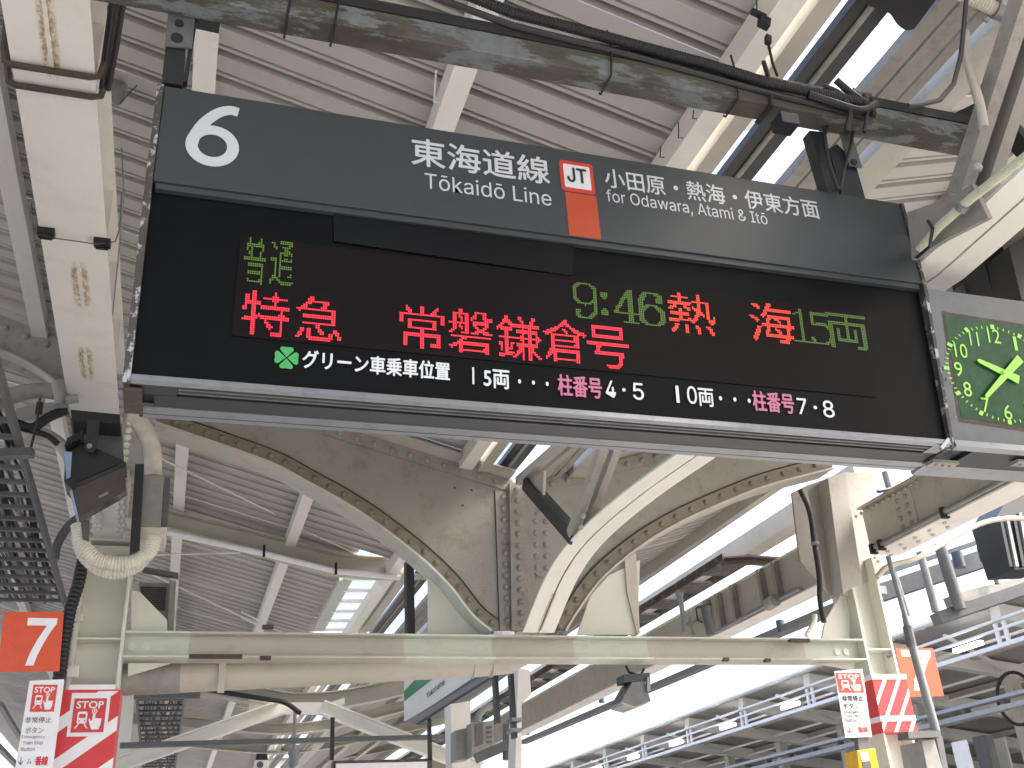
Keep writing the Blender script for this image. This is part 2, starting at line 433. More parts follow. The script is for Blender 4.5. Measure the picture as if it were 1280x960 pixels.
vbox('valley_beam', 2.86, 3.02, 4.53, 4.62, agedP, 'brown-stained beam carrying the lower edge of the right roof slope')
for y0, y1 in ((-1, 2.02), (2.86, 3.02), (4.2, 4.4), (5.4, 5.6)):
    pass
m = MB()
m.prism([at(x, y, Z=4.525) for x, y in curve([(1060, -40), (1070, -5), (1088, 8), (1104, 14), (1113, 18), (1122, 31), (1133, 38), (1143, 36)], 3) + [(1200, -40)]], (0, 0, .006)); single('rubber_flap', m, blackm, 'black curved flap covering the near end of the valley opening', 'flap')
# orange-and-white warning sleeve seen through the valley
m = MB(); c = at(934, 152, Z=5.0); m.tube([c, c + V((0, .0, .1))], .07, 14); c2 = c + V((-.1, .05, .1))
t = thing('round_marker', 'orange and white round marker glimpsed through the valley gap above the sign', 'marker', tuple(c))
m.build('disc', orangep, t, smooth=True); MB().tube([c + V((0, 0, -.02)), c + V((0, 0, .0))], .05, 12).build('centre', whitep, t)
# ---- left overhead girder
def igirder(root, X0, X1, z0, z1, y0, y1, mat, t=.02, stiff=()):
    xm = (X0 + X1) / 2
    MB().box((X0, y0, z0), (X1, y1, z0 + t)).build('bottom_flange', mat, root, bev=.002)
    MB().box((X0, y0, z1 - t), (X1, y1, z1)).build('top_flange', mat, root)
    MB().box((xm - .008, y0, z0 + t), (xm + .008, y1, z1 - t)).build('web', mat, root)
    for y in stiff:
        MB().box((xm + .01, y, z0 + t), (X1 - .01, y + .012, z1 - t)).build('stiffener', mat, root)
        MB().box((X0 + .01, y, z0 + t), (xm - .01, y + .012, z1 - t)).build('stiffener', mat, root)
gl = thing('overhead_girder', 'cream painted overhead girder with rust streaks running towards the viewer at left', 'girder', (-.68, 3, 4.72), 'girders along the platform')
igirder(gl, -.84, -.522, 4.72, 5.12, -1.5, 7.0, cream, stiff=(1.2, 2.4, 3.6, 4.8, 5.5, 6.2))
MB().box((-.70, -.2, 4.712), (-.675, at(60, 85, Z=4.71)[1], 4.7195)).build('weld_strip', cream, gl)
for (px, py) in ((97, 352), (106, 452)):
    c = at(px, py, Z=4.716); MB().box((c[0] - .012, c[1] - .12, 4.7125), (c[0] + .012, c[1] + .12, 4.7195)).build('weld_strip', cream, gl)
# bands around it (two dark loops of cable)
for (pl_, pr_, lab) in (((12, 80), (122, 99), 'upper dark cable looped under the left girder'), ((17, 108), (127, 122), 'lower dark cable looped under the left girder')):
    a = at(*pl_, Z=4.7); b = at(*pr_, Z=4.7)
    yy = (a[1] + b[1]) / 2
    m = MB(); m.tube([V((-.90, yy, 5.15)), V((-.875, yy, 4.78)), V((-.86, yy, 4.715)), V((-.83, yy, 4.702)), V((-.54, yy, 4.702)), V((-.505, yy, 4.712)), V((-.49, yy - .03, 4.76)), V((-.47, yy - .25, 5.2))], .014, 8)
    single('cable_loop', m, rust, lab, 'cable', 'dark cables looped under the left girder', smooth=True)
for dx, lab in ((0, 'left one of the twin black cables running up beside the left girder'), (.05, 'right one of the twin black cables running up beside the left girder')):
    m = MB(); p = [at(127 + dx * 160, 112, Z=4.74), at(134 + dx * 220, 60, Z=4.78), at(142 + dx * 250, 0, Z=4.8), at(150 + dx * 260, -40, Z=4.82)]
    m.tube(p, .012, 8); single('cable', m, black, lab, 'cable', 'twin black cables beside the left girder', smooth=True)
m = MB()
for px, py in ((60, 292), (128, 303)):
    c = at(px, py, Z=4.71); m.box((c[0] - .045, c[1] - .035, 4.69), (c[0] + .045, c[1] + .035, 4.719))
t = thing('clip_pair', 'pair of black beam clips joined by a thin wire under the left girder', 'clips', tuple(at(94, 297, Z=4.69)))
for px, py in ((58, 290), (128, 303)):
    c = at(px, py, Z=4.71); b = MB(); b.box((c[0] - .04, c[1] - .03, 4.692), (c[0] + .04, c[1] + .03, 4.7195)); b.box((c[0] - .03, c[1] + .012, 4.68), (c[0] + .03, c[1] + .026, 4.692)); b.build('clip', black, t)
m = MB(); m.tube([at(42, 240, Z=4.75), at(38, 262, Z=4.75), at(45, 292, Z=4.695), at(70, 298, Z=4.69), at(120, 305, Z=4.69), at(144, 302, Z=4.70), at(150, 285, Z=4.76), at(152, 240, Z=4.9)], .0035, 6)
m.build('wire', midg, t, smooth=True)
# conduit clamp right of the girder and the steel arm to the sign's post
m = MB(); a = at(150, 106, Y=4.4); m.tube([at(138, 112, Y=4.25), at(152, 118, Y=4.25)], .06, 12)
single('pipe_clamp', m, galv, 'grey pipe clamp on the right side of the left girder', 'clamp', smooth=True)
m = MB(); m.tube([at(152, 97, Y=4.3), at(205, 103, Y=4.3)], .05, 12)
single('conduit', m, oldgrey, 'short grimy conduit between the left girder and the sign corner', 'conduit', smooth=True)
m = MB(); m.tube([at(150, 130, Y=4.3), at(163, 115, Y=4.2), at(171, 107, Y=4.1)], .003, 5); single('wire', m, black, 'thin loose wire hanging beside the sign\'s upper left corner', 'wire')
m = MB(); m.tube([at(152, 185, Y=4.3), at(155, 240, Y=4.35), at(151, 290, Y=4.6), at(143, 370, Y=5.2), at(140, 400, Y=5.6)], .004, 5); single('wire', m, galv, 'thin wire hanging down the gap between left girder and sign', 'wire')
# ---- columns
def column(xl, xr, label, zt=4.7, zb=0):
    root = thing('portal_column', label, 'column', ((xl + xr) / 2, Yp + .15, zb), 'pale H-section columns')
    MB().box((xl, Yp, zb), (xl + .022, Yp + .3, zt)).build('flange', fresh, root, bev=.003)
    MB().box((xr - .022, Yp, zb), (xr, Yp + .3, zt)).build('flange', fresh, root, bev=.003)
    MB().box((xl + .022, Yp + .13, zb), (xr - .022, Yp + .15, zt)).build('web', fresh, root)
    return root
XL0, XL1 = at(101, 720, Y=Yp)[0], at(164, 720, Y=Yp)[0]
XR0, XR1 = at(1062, 720, Y=Yp)[0], at(1097, 720, Y=Yp)[0]
cl = column(XL0, XL1, 'pale H-section column at left with red striped wrap and stop poster', 3.775)
cr = column(XR0, XR1, 'pale H-section column at right beside the small stop flag', 3.95)
zst = at(130, 799, Y=Yp)[2]
MB().box((XL0 + .022, Yp + .005, zst), (XL1 - .022, Yp + .13, zst + .012)).build('stiffener', fresh, cl)
zr = at(1095, 812, Y=Yp)[2]
MB().box((XR0 + .022, Yp + .005, zr), (XR1 - .022, Yp + .13, zr + .012)).build('stiffener', fresh, cr)
# left column head: lattice block with rows of rivet-like bosses
hd = thing('riveted_block', 'riveted cream block on the column between the floodlight and the grey control box', 'column', (-.5, 7.1, 3.95))
p0 = at(113, 690, Y=6.98); p1 = at(161, 600, Y=6.98)
MB().box((p0[0], 6.98, 3.86), (p1[0], 7.28, 4.70)).build('head_plate', cream, hd)
m = MB()
for cx in (120, 150):
    for r_ in range(22):
        for j in (0, 1):
            py = 545 + r_ * 5.6; c = at(cx + j * 6 - 3 + (0 if r_ % 2 else 2), py, Y=6.98)
            if c[2] > 3.89: m.rivet(V((c[0], 6.98, c[2])), (0, -1, 0), .017)
m.build('bosses', cream, hd, smooth=True, kind='stuff')
for z in (3.855, 3.80): MB().box((XL0 - .02, 6.94, z - .02), (XL1 + .02, 7.3, z)).build('ledge', fresh, hd)
MB().box((-.5, 6.9, 4.36), (-.32, 7.2, 4.95)).build('side_plate', agedP, hd)
m = MB()
for r_ in range(9):
    m.rivet(V((-.45, 6.9, 4.4 + r_ * .055)), (0, -1, 0), .02)
m.build('bosses', cream, hd, smooth=True, kind='stuff')
# right column head
rh = thing('plated_upright', 'tall beige plated upright below the right end of the sign', 'column', (5.5, 7.0, 3.9))
def pxbox(root, name, x0, y0, x1, y1, Y, depth, mat, **k):
    a = at(x0, y0, Y=Y); b = at(x1, y1, Y=Y)
    return MB().box((a[0], Y, a[2]), (b[0], Y + depth, b[2])).build(name, mat, root, **k)
def quadpx(pts, Y, depth): return MB().prism([at(x, y, Y=Y) for x, y in pts], (0, depth, 0))
quadpx([(1035, 597), (1056, 590), (1078, 728), (1054, 742)], 6.85, .3).build('front_plate', agedP, rh)
quadpx([(990, 616), (1008, 607), (1034, 742), (1000, 700)], 6.9, .02).build('flange', aged, rh)
quadpx([(1008, 607), (1037, 597), (1060, 745), (1034, 742)], 7.0, .02).build('web', aged, rh)
quadpx([(1056, 590), (1092, 592), (1104, 668), (1104, 720), (1078, 728)], 7.1, .25).build('rear_plate', agedP, rh)
# ---- portal beam
zb1 = at(600, 793, Y=Yp)[2]; zb0 = at(600, 823, Y=Yp)[2]
pb = thing('portal_beam', 'long cream cross beam spanning between the two columns below the arched bracket', 'beam', (2.5, 7.1, zb0))
MB().box((XL1, Yp, zb1 - .014), (XR0, Yp + .2, zb1)).build('top_flange', agedL, pb, bev=.002)
MB().box((XL1, Yp, zb0), (XR0, Yp + .2, zb0 + .014)).build('bottom_flange', agedL, pb, bev=.002)
MB().box((XL1, Yp + .09, zb0 + .014), (XR0, Yp + .105, zb1 - .014)).build('web', agedL, pb)
m = MB()
for x, y in ((165, 805), (183, 805), (1046, 812), (1057, 812)):
    c = at(x, y + 3, Y=Yp + .09); m.tube([V((c[0], Yp + .09, c[2])), V((c[0], Yp + .08, c[2]))], .028, 14)
m.build('bolt_caps', fresh, pb, kind='stuff')
for x, y, w_ in ((335, 783, 12), (332, 822, 12), (270, 820, 56), (908, 824, 8), (960, 825, 8), (1000, 800, 30)):
    c = at(x, y, Y=Yp - .005); MB().box((c[0] - w_ * .003, Yp - .008, c[2] - .012), (c[0] + w_ * .003, Yp + .03, c[2] + .012)).build('rust_scab', rust, pb)
# gussets at the beam ends
MB().prism([at(164, 738, Y=7.1), at(175, 740, Y=7.1), at(209, 775, Y=7.1), at(209, 789, Y=7.1), at(164, 789, Y=7.1)], (0, .02, 0)).build('gusset', fresh, pb)
MB().prism([at(160, 829, Y=7.1), at(213, 829, Y=7.1), at(160, 845, Y=7.1)], (0, .02, 0)).build('gusset', fresh, pb)
MB().prism([at(1064, 738, Y=7.1), at(1062, 800, Y=7.1), at(1027, 800, Y=7.1), at(1032, 775, Y=7.1), at(1050, 745, Y=7.1)], (0, .02, 0)).build('gusset', fresh, pb)
MB().prism([at(1068, 827, Y=7.1), at(1020, 829, Y=7.1), at(1068, 838, Y=7.1)], (0, .02, 0)).build('gusset', fresh, pb)
# mint plates standing on the beam behind the arch
for pts, lab in (([(535, 682), (560, 700), (600, 745), (618, 792), (535, 792)], 'mint repainted upright plate left of the arched bracket foot'),
                 ([(800, 700), (760, 720), (738, 745), (722, 793), (797, 793)], 'mint repainted upright plate right of the arched bracket foot')):
    m = MB().prism([at(x, y, Y=7.22) for x, y in pts], (0, .02, 0)); single('stub_plate', m, fresh, lab, 'plate', 'mint plates on the cross beam')
m = MB().prism([at(x, y, Y=7.2) for x, y in [(781, 700), (795, 690), (800, 792), (797, 793), (784, 740)]], (0, .12, 0))
single('stub_column', m, tanp, 'narrow tan upright edge at the right end of the mint plate', 'column')
# big pipe below the beam
bp = thing('drain_pipe', 'fat beige drain pipe slung below the cross beam', 'pipe', tuple(at(400, 850, Y=7.3)))
P_ = [at(x, y, Y=7.3) for x, y in ((225, 846), (360, 840), (505, 832), (600, 828), (632, 825), (648, 817), (654, 804))]
MB().tube(P_, .105, 20).build('pipe', tanp, bp, smooth=True)
MB().tube([at(150, 849, Y=7.3), at(196, 847, Y=7.3), at(225, 846, Y=7.3)], .108, 20).build('sleeve', boxg, bp, smooth=True)
for x in (196, 589, 612):
    a = at(x, 847 - (x - 196) * .047, Y=7.3); MB().tube([a, a + V((.012, 0, 0))], .113, 20).build('collar', boxg if x < 300 else tanp, bp, smooth=True)
c = at(276, 849, Y=7.3); m = MB(); m.box((c[0] - .022, 7.18, c[2] - .11), (c[0] + .022, 7.2, c[2] + .13)); m.build('bracket', tanp, bp)
m = MB().box((c[0] - .03, 7.17, c[2] + .09), (c[0] + .03, 7.2, c[2] + .13)); m.build('bracket_bolt', rust, bp)
# ---- arched riveted bracket in the portal plane
ab = thing('arched_bracket', 'big riveted beige arch bracket spreading out above the cross beam', 'bracket', tuple(at(650, 785, Y=7)))
Lin = curve([(195, 528), (330, 575), (380, 600), (450, 640), (520, 692), (560, 730), (590, 768), (614, 788)])    # where web meets flange
Rin = curve([(706, 788), (722, 762), (752, 722), (800, 682), (850, 652), (910, 625), (960, 606), (1040, 585)])
YW = 7.06
# webs
left_top = [(640, 604), (440, 540), (195, 470)]
webL = [at(x, y, Y=YW) for x, y in Lin] + [at(640, 788, Y=YW)] + [at(x, y, Y=YW) for x, y in left_top]
MB().prism(webL, (0, .014, 0)).build('web_plate', aged, ab)
right_top = [(1060, 520), (860, 545), (670, 606)]
webR = [at(x, y, Y=YW) for x, y in [(640, 788)] + Rin] + [at(x, y, Y=YW) for x, y in right_top + [(640, 604)]]
MB().prism(webR, (0, .014, 0)).build('web_plate', aged, ab)
def lift(pts, dy): return [(x, y + dy) for x, y in pts]
# bottom flanges: plate spanning Y 6.98..7.26 following the curve
for pts in (Lin, Rin):
    q = [at(x, y, Y=YW) for x, y in pts]; q = [V((p[0], YW + .1, p[2] - .008)) for p in q]
    MB().strip(q, (0, .25, 0), None, .016).build('curved_flange', agedF, ab)
    # angle leg with rivets lying on the web
    n = len(pts); up = []
    for i in range(n):
        a = V((*pts[max(0, i-1)], 0)); b = V((*pts[min(n-1, i+1)], 0)); d = (b - a).normalized(); nr = V((d[1], -d[0], 0))
        if nr[1] > 0: nr = -nr
        up.append((pts[i][0] + nr[0] * 16, pts[i][1] + nr[1] * 16))
    m = MB(); A = [at(x, y, Y=YW - .012) for x, y in pts]; B = [at(x, y, Y=YW - .012) for x, y in up]
    b0 = len(m.v); m.v += A + B + [p + V((0, .012, 0)) for p in A + B]
    for i in range(n - 1):
        m.f += [(i, i+1, n+i+1, n+i), (n+i, n+i+1, 3*n+i+1, 3*n+i)]; m.mi += [0, 0]
    m.build('flange_angle', grimy, ab)
    MB().tube([at(x, y, Y=YW - .014) for x, y in up], .006, 5).build('dark_seam', blackm, ab)  # thin black line along the upper edge of the angle leg
    m = MB(); acc = 0; last = None
    for i in range(n):
        mid = V(((pts[i][0] + up[i][0]) / 2, (pts[i][1] + up[i][1]) / 2, 0))
        if last is None or (mid - last).length > 20.5:
            m.rivet(at(mid[0], mid[1], Y=YW - .012), (0, -1, 0), .021); last = mid
    m2 = MB(); fine = []
    for i in range(n - 1):
        for k in range(10):
            t = k / 10; fine.append(V(((pts[i][0]+up[i][0])/2*(1-t) + (pts[i+1][0]+up[i+1][0])/2*t, (pts[i][1]+up[i][1])/2*(1-t) + (pts[i+1][1]+up[i+1][1])/2*t, 0)))
    last = fine[0]; m2.rivet(at(last[0], last[1], Y=YW - .012), (0, -1, 0), .02)
    for p in fine:
        if (p - last).length >= 20: m2.rivet(at(p[0], p[1], Y=YW - .012), (0, -1, 0), .02); last = p
    m2.build('flange_rivets', grimy, ab, smooth=True, kind='stuff')
# top chords with rivets
for (a, b, k0) in (((195, 466), (640, 604), 1), ((670, 606), (1060, 505), 1)):
    p, q = at(*a, Y=YW - .02), at(*b, Y=YW - .02)
    m = MB(); m.bar(p + V((0, .012, -.02)), q + V((0, .012, -.02)), .012, .1, (0, 0, 1)); m.build('chord_leg', aged, ab)
    m = MB(); m.bar(p + V((0, -.02, .055)), q + V((0, -.02, .055)), .2, .014, (0, 0, 1)); m.build('chord_flange', agedP, ab)
    m = MB(); L = (q - p).length; k = int(L / .136)
    for i in range(k + 1): m.rivet(p.lerp(q, i / k) + V((0, .004, -.025)), (0, -1, 0), .02)
    m.build('chord_rivets', aged, ab, smooth=True, kind='stuff')
# central seam
quadpx([(619, 613), (639, 616), (645, 788), (625, 788)], YW - .014, .012).build('splice_strip', aged, ab, bev=.002)
quadpx([(637, 603), (656, 603), (666, 788), (640, 788)], YW - .05, .03).build('splice_angle', aged, ab)
quadpx([(657, 610), (668, 620), (668, 788), (660, 788)], YW - .03, .02).build('splice_strip', aged, ab, bev=.002)
for a_, b_2 in (((618.5, 613), (624.5, 788)), ((639.5, 605), (646, 788)), ((656.5, 606), (663, 788))):
    MB().tube([at(*a_, Y=YW - .006), at(*b_2, Y=YW - .006)], .005, 5).build('dark_seam', blackm, ab)  # thin black lines along the splice edges
m = MB()
for (x0, y0, x1, y1, Y, k) in ((629, 622, 634, 776, YW - .014, 12), (646, 612, 652, 780, YW - .05, 13), (652, 620, 661, 778, YW - .03, 13)):
    for i in range(k): m.rivet(at(x0 + (x1 - x0) * i / (k-1), y0 + (y1 - y0) * i / (k-1), Y=Y), (0, -1, 0), .021)
m.build('seam_rivets', aged, ab, smooth=True, kind='stuff')
ov = curve([(672, 640), (664, 655), (664, 700), (669, 716), (680, 720), (698, 700), (700, 672), (684, 640), (672, 640)], 4)
MB().prism([at(x, y, Y=YW - .02) for x, y in ov[:-1]], (0, .015, 0)).build('cover_plate', aged, ab)
m = MB()
for x0, k in ((669, 5), (682, 5)):
    for i in range(k): m.rivet(at(x0 + i * .3, 652 + i * 14.5, Y=YW - .02), (0, -1, 0), .02)
m.build('plate_rivets', aged, ab, smooth=True, kind='stuff')
m = MB()
for x, y in ((568, 610), (589, 613), (578, 632)): m.tube([at(x, y, Y=YW - .001), at(x, y, Y=YW + .002)], .011, 8)
m.build('bolt_holes', blackp, ab)
# ---- longitudinal arch arm (twin angles) above the foot, going towards the viewer in the plane X=2.45
la = thing('arch_arm', 'pale curved double angle arm sweeping from the bracket foot up behind the sign', 'arch', tuple(at(673, 785, X=2.45)))
px = curve([(673, 790), (703, 720), (738, 672), (798, 620), (868, 570)], 6)
cen = [at(x, y, X=2.45 + .13 * k / (len(px) - 1)) for k, (x, y) in enumerate(px)]
e0, e1 = at(1172, 342, X=2.61), at(1280, 246, X=2.61)
cen += [cen[-1].lerp(e0, .33) + V((0, 0, .03)), cen[-1].lerp(e0, .66) + V((0, 0, .03)), e0, e1, e1 + (e1 - e0) * 1.5]
for sgn in (-1, 1):
    MB().strip([p + V((sgn * .062, 0, 0)) for p in cen], (.112, 0, 0), None, .012).build('angle_foot', cream, la)
    MB().strip([p + V((sgn * .012, 0, .045)) for p in cen], (.010, 0, 0), None, .09).build('angle_web', agedP, la)
def hstrut(root, name, p0, p1, w_, mat, X=None, x0=2.45):
    a = at(*p0, X=x0); b = at(*p1, X=x0)
    for s in (-1, 1): MB().bar(a + V((s * w_ * .3, 0, 0)), b + V((s * w_ * .3, 0, 0)), w_ * .42, .05, (1, 0, 0)).build(name, mat, root)
hstrut(la, 'lattice_strut', (722, 668), (762, 560), .15, agedP)
hstrut(la, 'lattice_strut', (655, 602), (722, 545), .15, agedP)
hstrut(la, 'lattice_strut', (1213, 245), (1330, -110), .17, oldgrey, x0=2.6)
MB().bar(at(1213, 245, X=2.64), at(1330, -110, X=2.64), .01, .16, (1, 0, 0)).build('strut_web', blackm, la)
m = MB(); m.bar(at(655, 604, X=2.4), at(715, 672, X=2.4), .1, .02, (1, 0, 0)); m.bar(at(668, 604, X=2.45), at(718, 660, X=2.45), .02, .05, (1, 0, 0)); m.build('dark_brace', dgrey, la)
MB().prism([at(x, y, X=2.42) for x, y in ((654, 603), (670, 590), (680, 588), (678, 622))], (.02, 0, 0)).build('gusset', agedP, la)
m = MB()
for x, y in ((729, 645), (726, 659), (1221, 210), (1209, 238)): m.rivet(at(x, y, X=2.38 if x < 1000 else 2.52), (-.6, -1, -.3), .016)
m.build('strut_rivets', agedP, la, smooth=True, kind='stuff')
MB().prism([at(x, y, X=2.4) for x, y in ((1134, 265), (1180, 250), (1215, 230), (1235, 272), (1180, 300), (1140, 325))], (.02, 0, 0)).build('gusset', oldgrey, la)
# pale green conduit on the arm and pipes in the upper right corner
gc = thing('green_conduit', 'pale green flexible conduit clamped along the arm right of the sign', 'conduit', tuple(at(1170, 285, X=2.36)))
MB().tube([at(x, y, X=2.36) for x, y in ((1150, 312), (1172, 285), (1215, 247), (1290, 190))], .016, 12, rib=.004).build('conduit', greenh, gc, smooth=True)
c = at(1200, 262, X=2.355); MB().tube([c, c + V((0, -.02, .004))], .022, 12).build('clamp', galv, gc)
MB().tube([at(1146, 322, X=2.34), at(1162, 308, X=2.33), at(1166, 285, X=2.34), at(1160, 276, X=2.36)], .006, 8).build('lead', black, gc)
cp = thing('corrugated_pipe', 'thick cream corrugated pipe with a metal clamp in the top right corner', 'pipe', tuple(at(1240, 10, Y=2.1)))
MB().tube([at(x, y, Y=2.1) for x, y in ((1150, -32), (1200, -8), (1246, 12), (1300, 34))], .028, 16, rib=.006).build('pipe', hose, cp, smooth=True)
a = at(1243, 12, Y=2.1); b = at(1256, 17, Y=2.1); MB().tube([a, b], .033, 18).build('clamp', galv, cp, smooth=True)
c = at(1229, 24, Y=2.07); MB().tube([c, c + V((.02, 0, -.004))], .008, 10).build('clamp_bolt', galv, cp)
m = MB().tube([at(x, y, Y=2.0) for x, y in ((1208, -5), (1206, 20), (1201, 70), (1192, 105), (1175, 125), (1150, 131), (1135, 132))], .0085, 8)
single('cable', m, black, 'black cable curving down to the peeling beam in the upper right', 'cable', smooth=True)
m = MB().tube([at(x, y, Y=2.05) for x, y in ((1206, 40), (1208, 70), (1216, 100), (1226, 135), (1230, 160))], .016, 10)
single('pipe', m, tanp, 'tan bent pipe beside the black cable in the upper right corner', 'pipe', smooth=True)
m = MB().box(at(1222, 78, Y=3.0), at(1236, 98, Y=3.05)); single('bracket', m, black, 'small black fitting behind the tan bent pipe', 'bracket')
# ================================================================== DEPARTURE SIGN
XS0, XS1 = -.178, 2.452
zT = at(660, 180, Y=2.5)[2]; zM = at(660, 288, Y=2.5)[2]
sg = thing('departure_sign', 'long dark grey hanging departure sign with big white 6 and glowing train text', 'sign', (1.15, 2.6, 2.86))
MB().box((XS0, 2.5, zM), (XS1, 2.74, zT)).build('header_panel', hdr, sg, bev=.002)
HP = Plane((0, 2.5, 0), (1, 0, 0), (0, 0, 1))
ZB, YB = 2.885, 2.578
LP = Plane((0, 2.525, zM), (1, 0, 0), (0, 2.588 - 2.525, ZB - zM) and (0, -(2.588 - 2.525), zM - ZB))
m = MB(); m.prism([V((XS0, 2.525, zM - .001)), V((XS0, 2.588, ZB)), V((XS0, 2.74, ZB)), V((XS0, 2.74, zM - .001))], (XS1 - XS0, 0, 0)); m.build('display_housing', blk, sg)
MB().box((XS0 + .008, 2.508, zM - .022), (XS1 - .008, 2.53, zM - .002)).build('header_lip', hdr, sg)
# raised cover box under the header
poly_on(sg, 'cover_panel', LP, [(416, 262), (716, 306), (714, 346), (417, 303)], blk2, h=.009, t=.007)
# led screen
q = [LP.px(289, 420), LP.px(1095, 497), LP.px(1082, 391), LP.px(301, 295)]
a0 = (q[0][0] + q[3][0]) / 2; a1 = (q[1][0] + q[2][0]) / 2; b0 = (q[0][1] + q[1][1]) / 2; b1 = (q[2][1] + q[3][1]) / 2
MB().prism([LP.pt(a, b, .004) for a, b in q], -LP.n * .003).build('led_screen', ledbg, sg)
# dot matrix writing
PIT = (LP.px(760, 430)[0] - LP.px(527, 408)[0]) / 96
def raster(ch, Wd, Hd, latin=False, thr=.0, bold=0, thin=False):
    vs, fs = text_geo(ch, bold, latin)
    x0 = min(v[0] for v in vs); x1 = max(v[0] for v in vs); y0 = min(v[1] for v in vs); y1 = max(v[1] for v in vs)
    SSX, SSY = 3, 3; GW, GH = Wd * SSX, Hd * SSY
    g = [[0] * GW for _ in range(GH)]
    for f in fs:
        for k in range(1, len(f) - 1):
            t = [((vs[i][0] - x0) / (x1 - x0) * GW, (vs[i][1] - y0) / (y1 - y0) * GH) for i in (f[0], f[k], f[k+1])]
            (ax, ay), (bx_, by), (cx, cy) = t; den = (bx_ - ax) * (cy - ay) - (cx - ax) * (by - ay)
            if abs(den) < 1e-9: continue
            for yy in range(max(0, int(min(ay, by, cy))), min(GH, int(max(ay, by, cy)) + 1)):
                for xx in range(max(0, int(min(ax, bx_, cx))), min(GW, int(max(ax, bx_, cx)) + 1)):
                    px_, py_ = xx + .5, yy + .5
                    u = ((px_ - ax) * (cy - ay) - (cx - ax) * (py_ - ay)) / den; v = ((bx_ - ax) * (py_ - ay) - (px_ - ax) * (by - ay)) / den
                    if u >= 0 and v >= 0 and u + v <= 1: g[yy][xx] = 1
    out = []
    for j in range(Hd):
        for i in range(Wd):
            s = sum(g[j*SSY + b][i*SSX + a] for a in range(SSX) for b in range(SSY)) / 9
            if s > thr: out.append((i, j))
    return out
def led_text(name, ch, ll, ur, mat, latin=False, thr=.45, bold=0, dots=None, size=.78):
    a0, b0 = LP.px(*ll); a1, b1 = LP.px(*ur)
    Wd = max(2, round((a1 - a0) / PIT)); Hd = max(2, round((b1 - b0) / PIT))
    pts = dots(Wd, Hd) if dots else raster(ch, Wd, Hd, latin, thr, bold)
    oa = round(a0 / PIT) * PIT; ob = round(b0 / PIT) * PIT; r = PIT * size / 2
    m = MB()
    for i, j in pts:
        ca, cb = oa + (i + .5) * PIT, ob + (j + .5) * PIT
        m.add([LP.pt(ca - r, cb - r, .006), LP.pt(ca + r, cb - r, .006), LP.pt(ca + r, cb + r, .006), LP.pt(ca - r, cb + r, .006)], [(0, 1, 2, 3)])
    return m.build(name, mat, sg)
for ch, x0, yt0, x1, yb in (('特', 299, 418, 361, 368), ('急', 367, 424, 426, 375), ('常', 499, 434, 555, 386), ('磐', 561, 441, 616, 392), ('鎌', 620, 447, 675, 398), ('倉', 679, 452, 730, 404), ('号', 735, 458, 785, 411)):
    led_text('led_character', ch, (x0, yt0), (x1, yb), ledR, thr=.34, bold=.0)
for ch, x0, yb, x1, yt in (('熱', 836, 415, 888, 371), ('海', 940, 427, 989, 384)):
    led_text('led_character', ch, (x0, yb), (x1, yt), ledO, thr=.34, bold=.0)
for ch, x0, yb, x1, yt in (('普', 302, 355, 333, 301), ('通', 336, 357, 368, 306), ('両', 1037, 435, 1080, 398)):
    led_text('led_character', ch, (x0, yb), (x1, yt), ledG, thr=.40, size=.72)
# serif digits drawn with thick verticals and hairlines
def digit(ch):
    def f(Wd, Hd):
        S = set(); T = max(2, round(Wd * .17))
        def arc(cx, cy, rx, ry, a0, a1, thick=1):
            for k in range(200):
                a = math.radians(a0 + (a1 - a0) * k / 199); x = cx + rx * math.cos(a); y = cy + ry * math.sin(a)
                tt = 1 + (T - 1) * abs(math.cos(a)) ** .8 * thick
                for d in range(int(round(tt))): S.add((int(min(Wd - 1, max(0, x - (d if math.cos(a) > 0 else -d)))), int(min(Hd - 1, max(0, y)))))
        W1, H1 = Wd - .01, Hd - .01
        if ch == '9' or ch == '6':
            arc(W1/2, H1*.70, W1/2, H1*.30, 0, 360)
            arc(W1*.5, H1*.42, W1/2, H1*.42, -90, 25); arc(W1*.5, H1*.2, W1*.42, H1*.2, 190, 270)
            for y in range(int(H1*.4), int(H1*.72)):
                for d in range(T): S.add((Wd - 1 - d, y))
            for dx in range(T + 1):
                for dy in range(T): S.add((1 + dx, int(H1 * .16) + dy))
            if ch == '6': return [(Wd - 1 - i, Hd - 1 - j) for i, j in S]
        elif ch == '4':
            xs = int(W1 * .62)
            for y in range(Hd):
                for d in range(T + 1): S.add((xs + d, y))
            yb_ = int(H1 * .27)
            for x in range(Wd): S.add((x, yb_))
            for k in range(200):
                t = k / 199; S.add((int(t * xs), int(yb_ + t * (Hd - 1 - yb_)))); S.add((min(Wd-1, int(t * xs) + 1), int(yb_ + t * (Hd - 1 - yb_))))
            for x in range(int(W1 * .4), Wd): S.add((x, 0))
        elif ch == '1':
            xm = Wd // 2
            for y in range(Hd):
                for d in range(T): S.add((xm - T // 2 + d, y))
            for x in range(Wd): S.add((x, 0))
            for k in range(1, xm): S.add((xm - k, Hd - 2 - k // 2))
        elif ch == '5':
            for x in range(1, Wd - 1): S.add((x, Hd - 1)); S.add((x, Hd - 2))
            for y in range(int(H1 * .58), Hd): S.add((1, y)); S.add((2, y))
            arc(W1 * .5, H1 * .34, W1 / 2, H1 * .34, -90, 110); arc(W1 * .5, H1 * .2, W1 * .48, H1 * .2, 180, 270, .6)
            for x in range(2, Wd // 2 + 2): S.add((x, int(H1 * .62)))
        elif ch == ':':
            for cy in (.12, .88):
                for i in range(Wd):
                    for j in range(Hd):
                        if (i + .5 - W1/2) ** 2 + (j + .5 - H1 * cy) ** 2 < (Wd * .52) ** 2: S.add((i, j))
        return list(S)
    return f
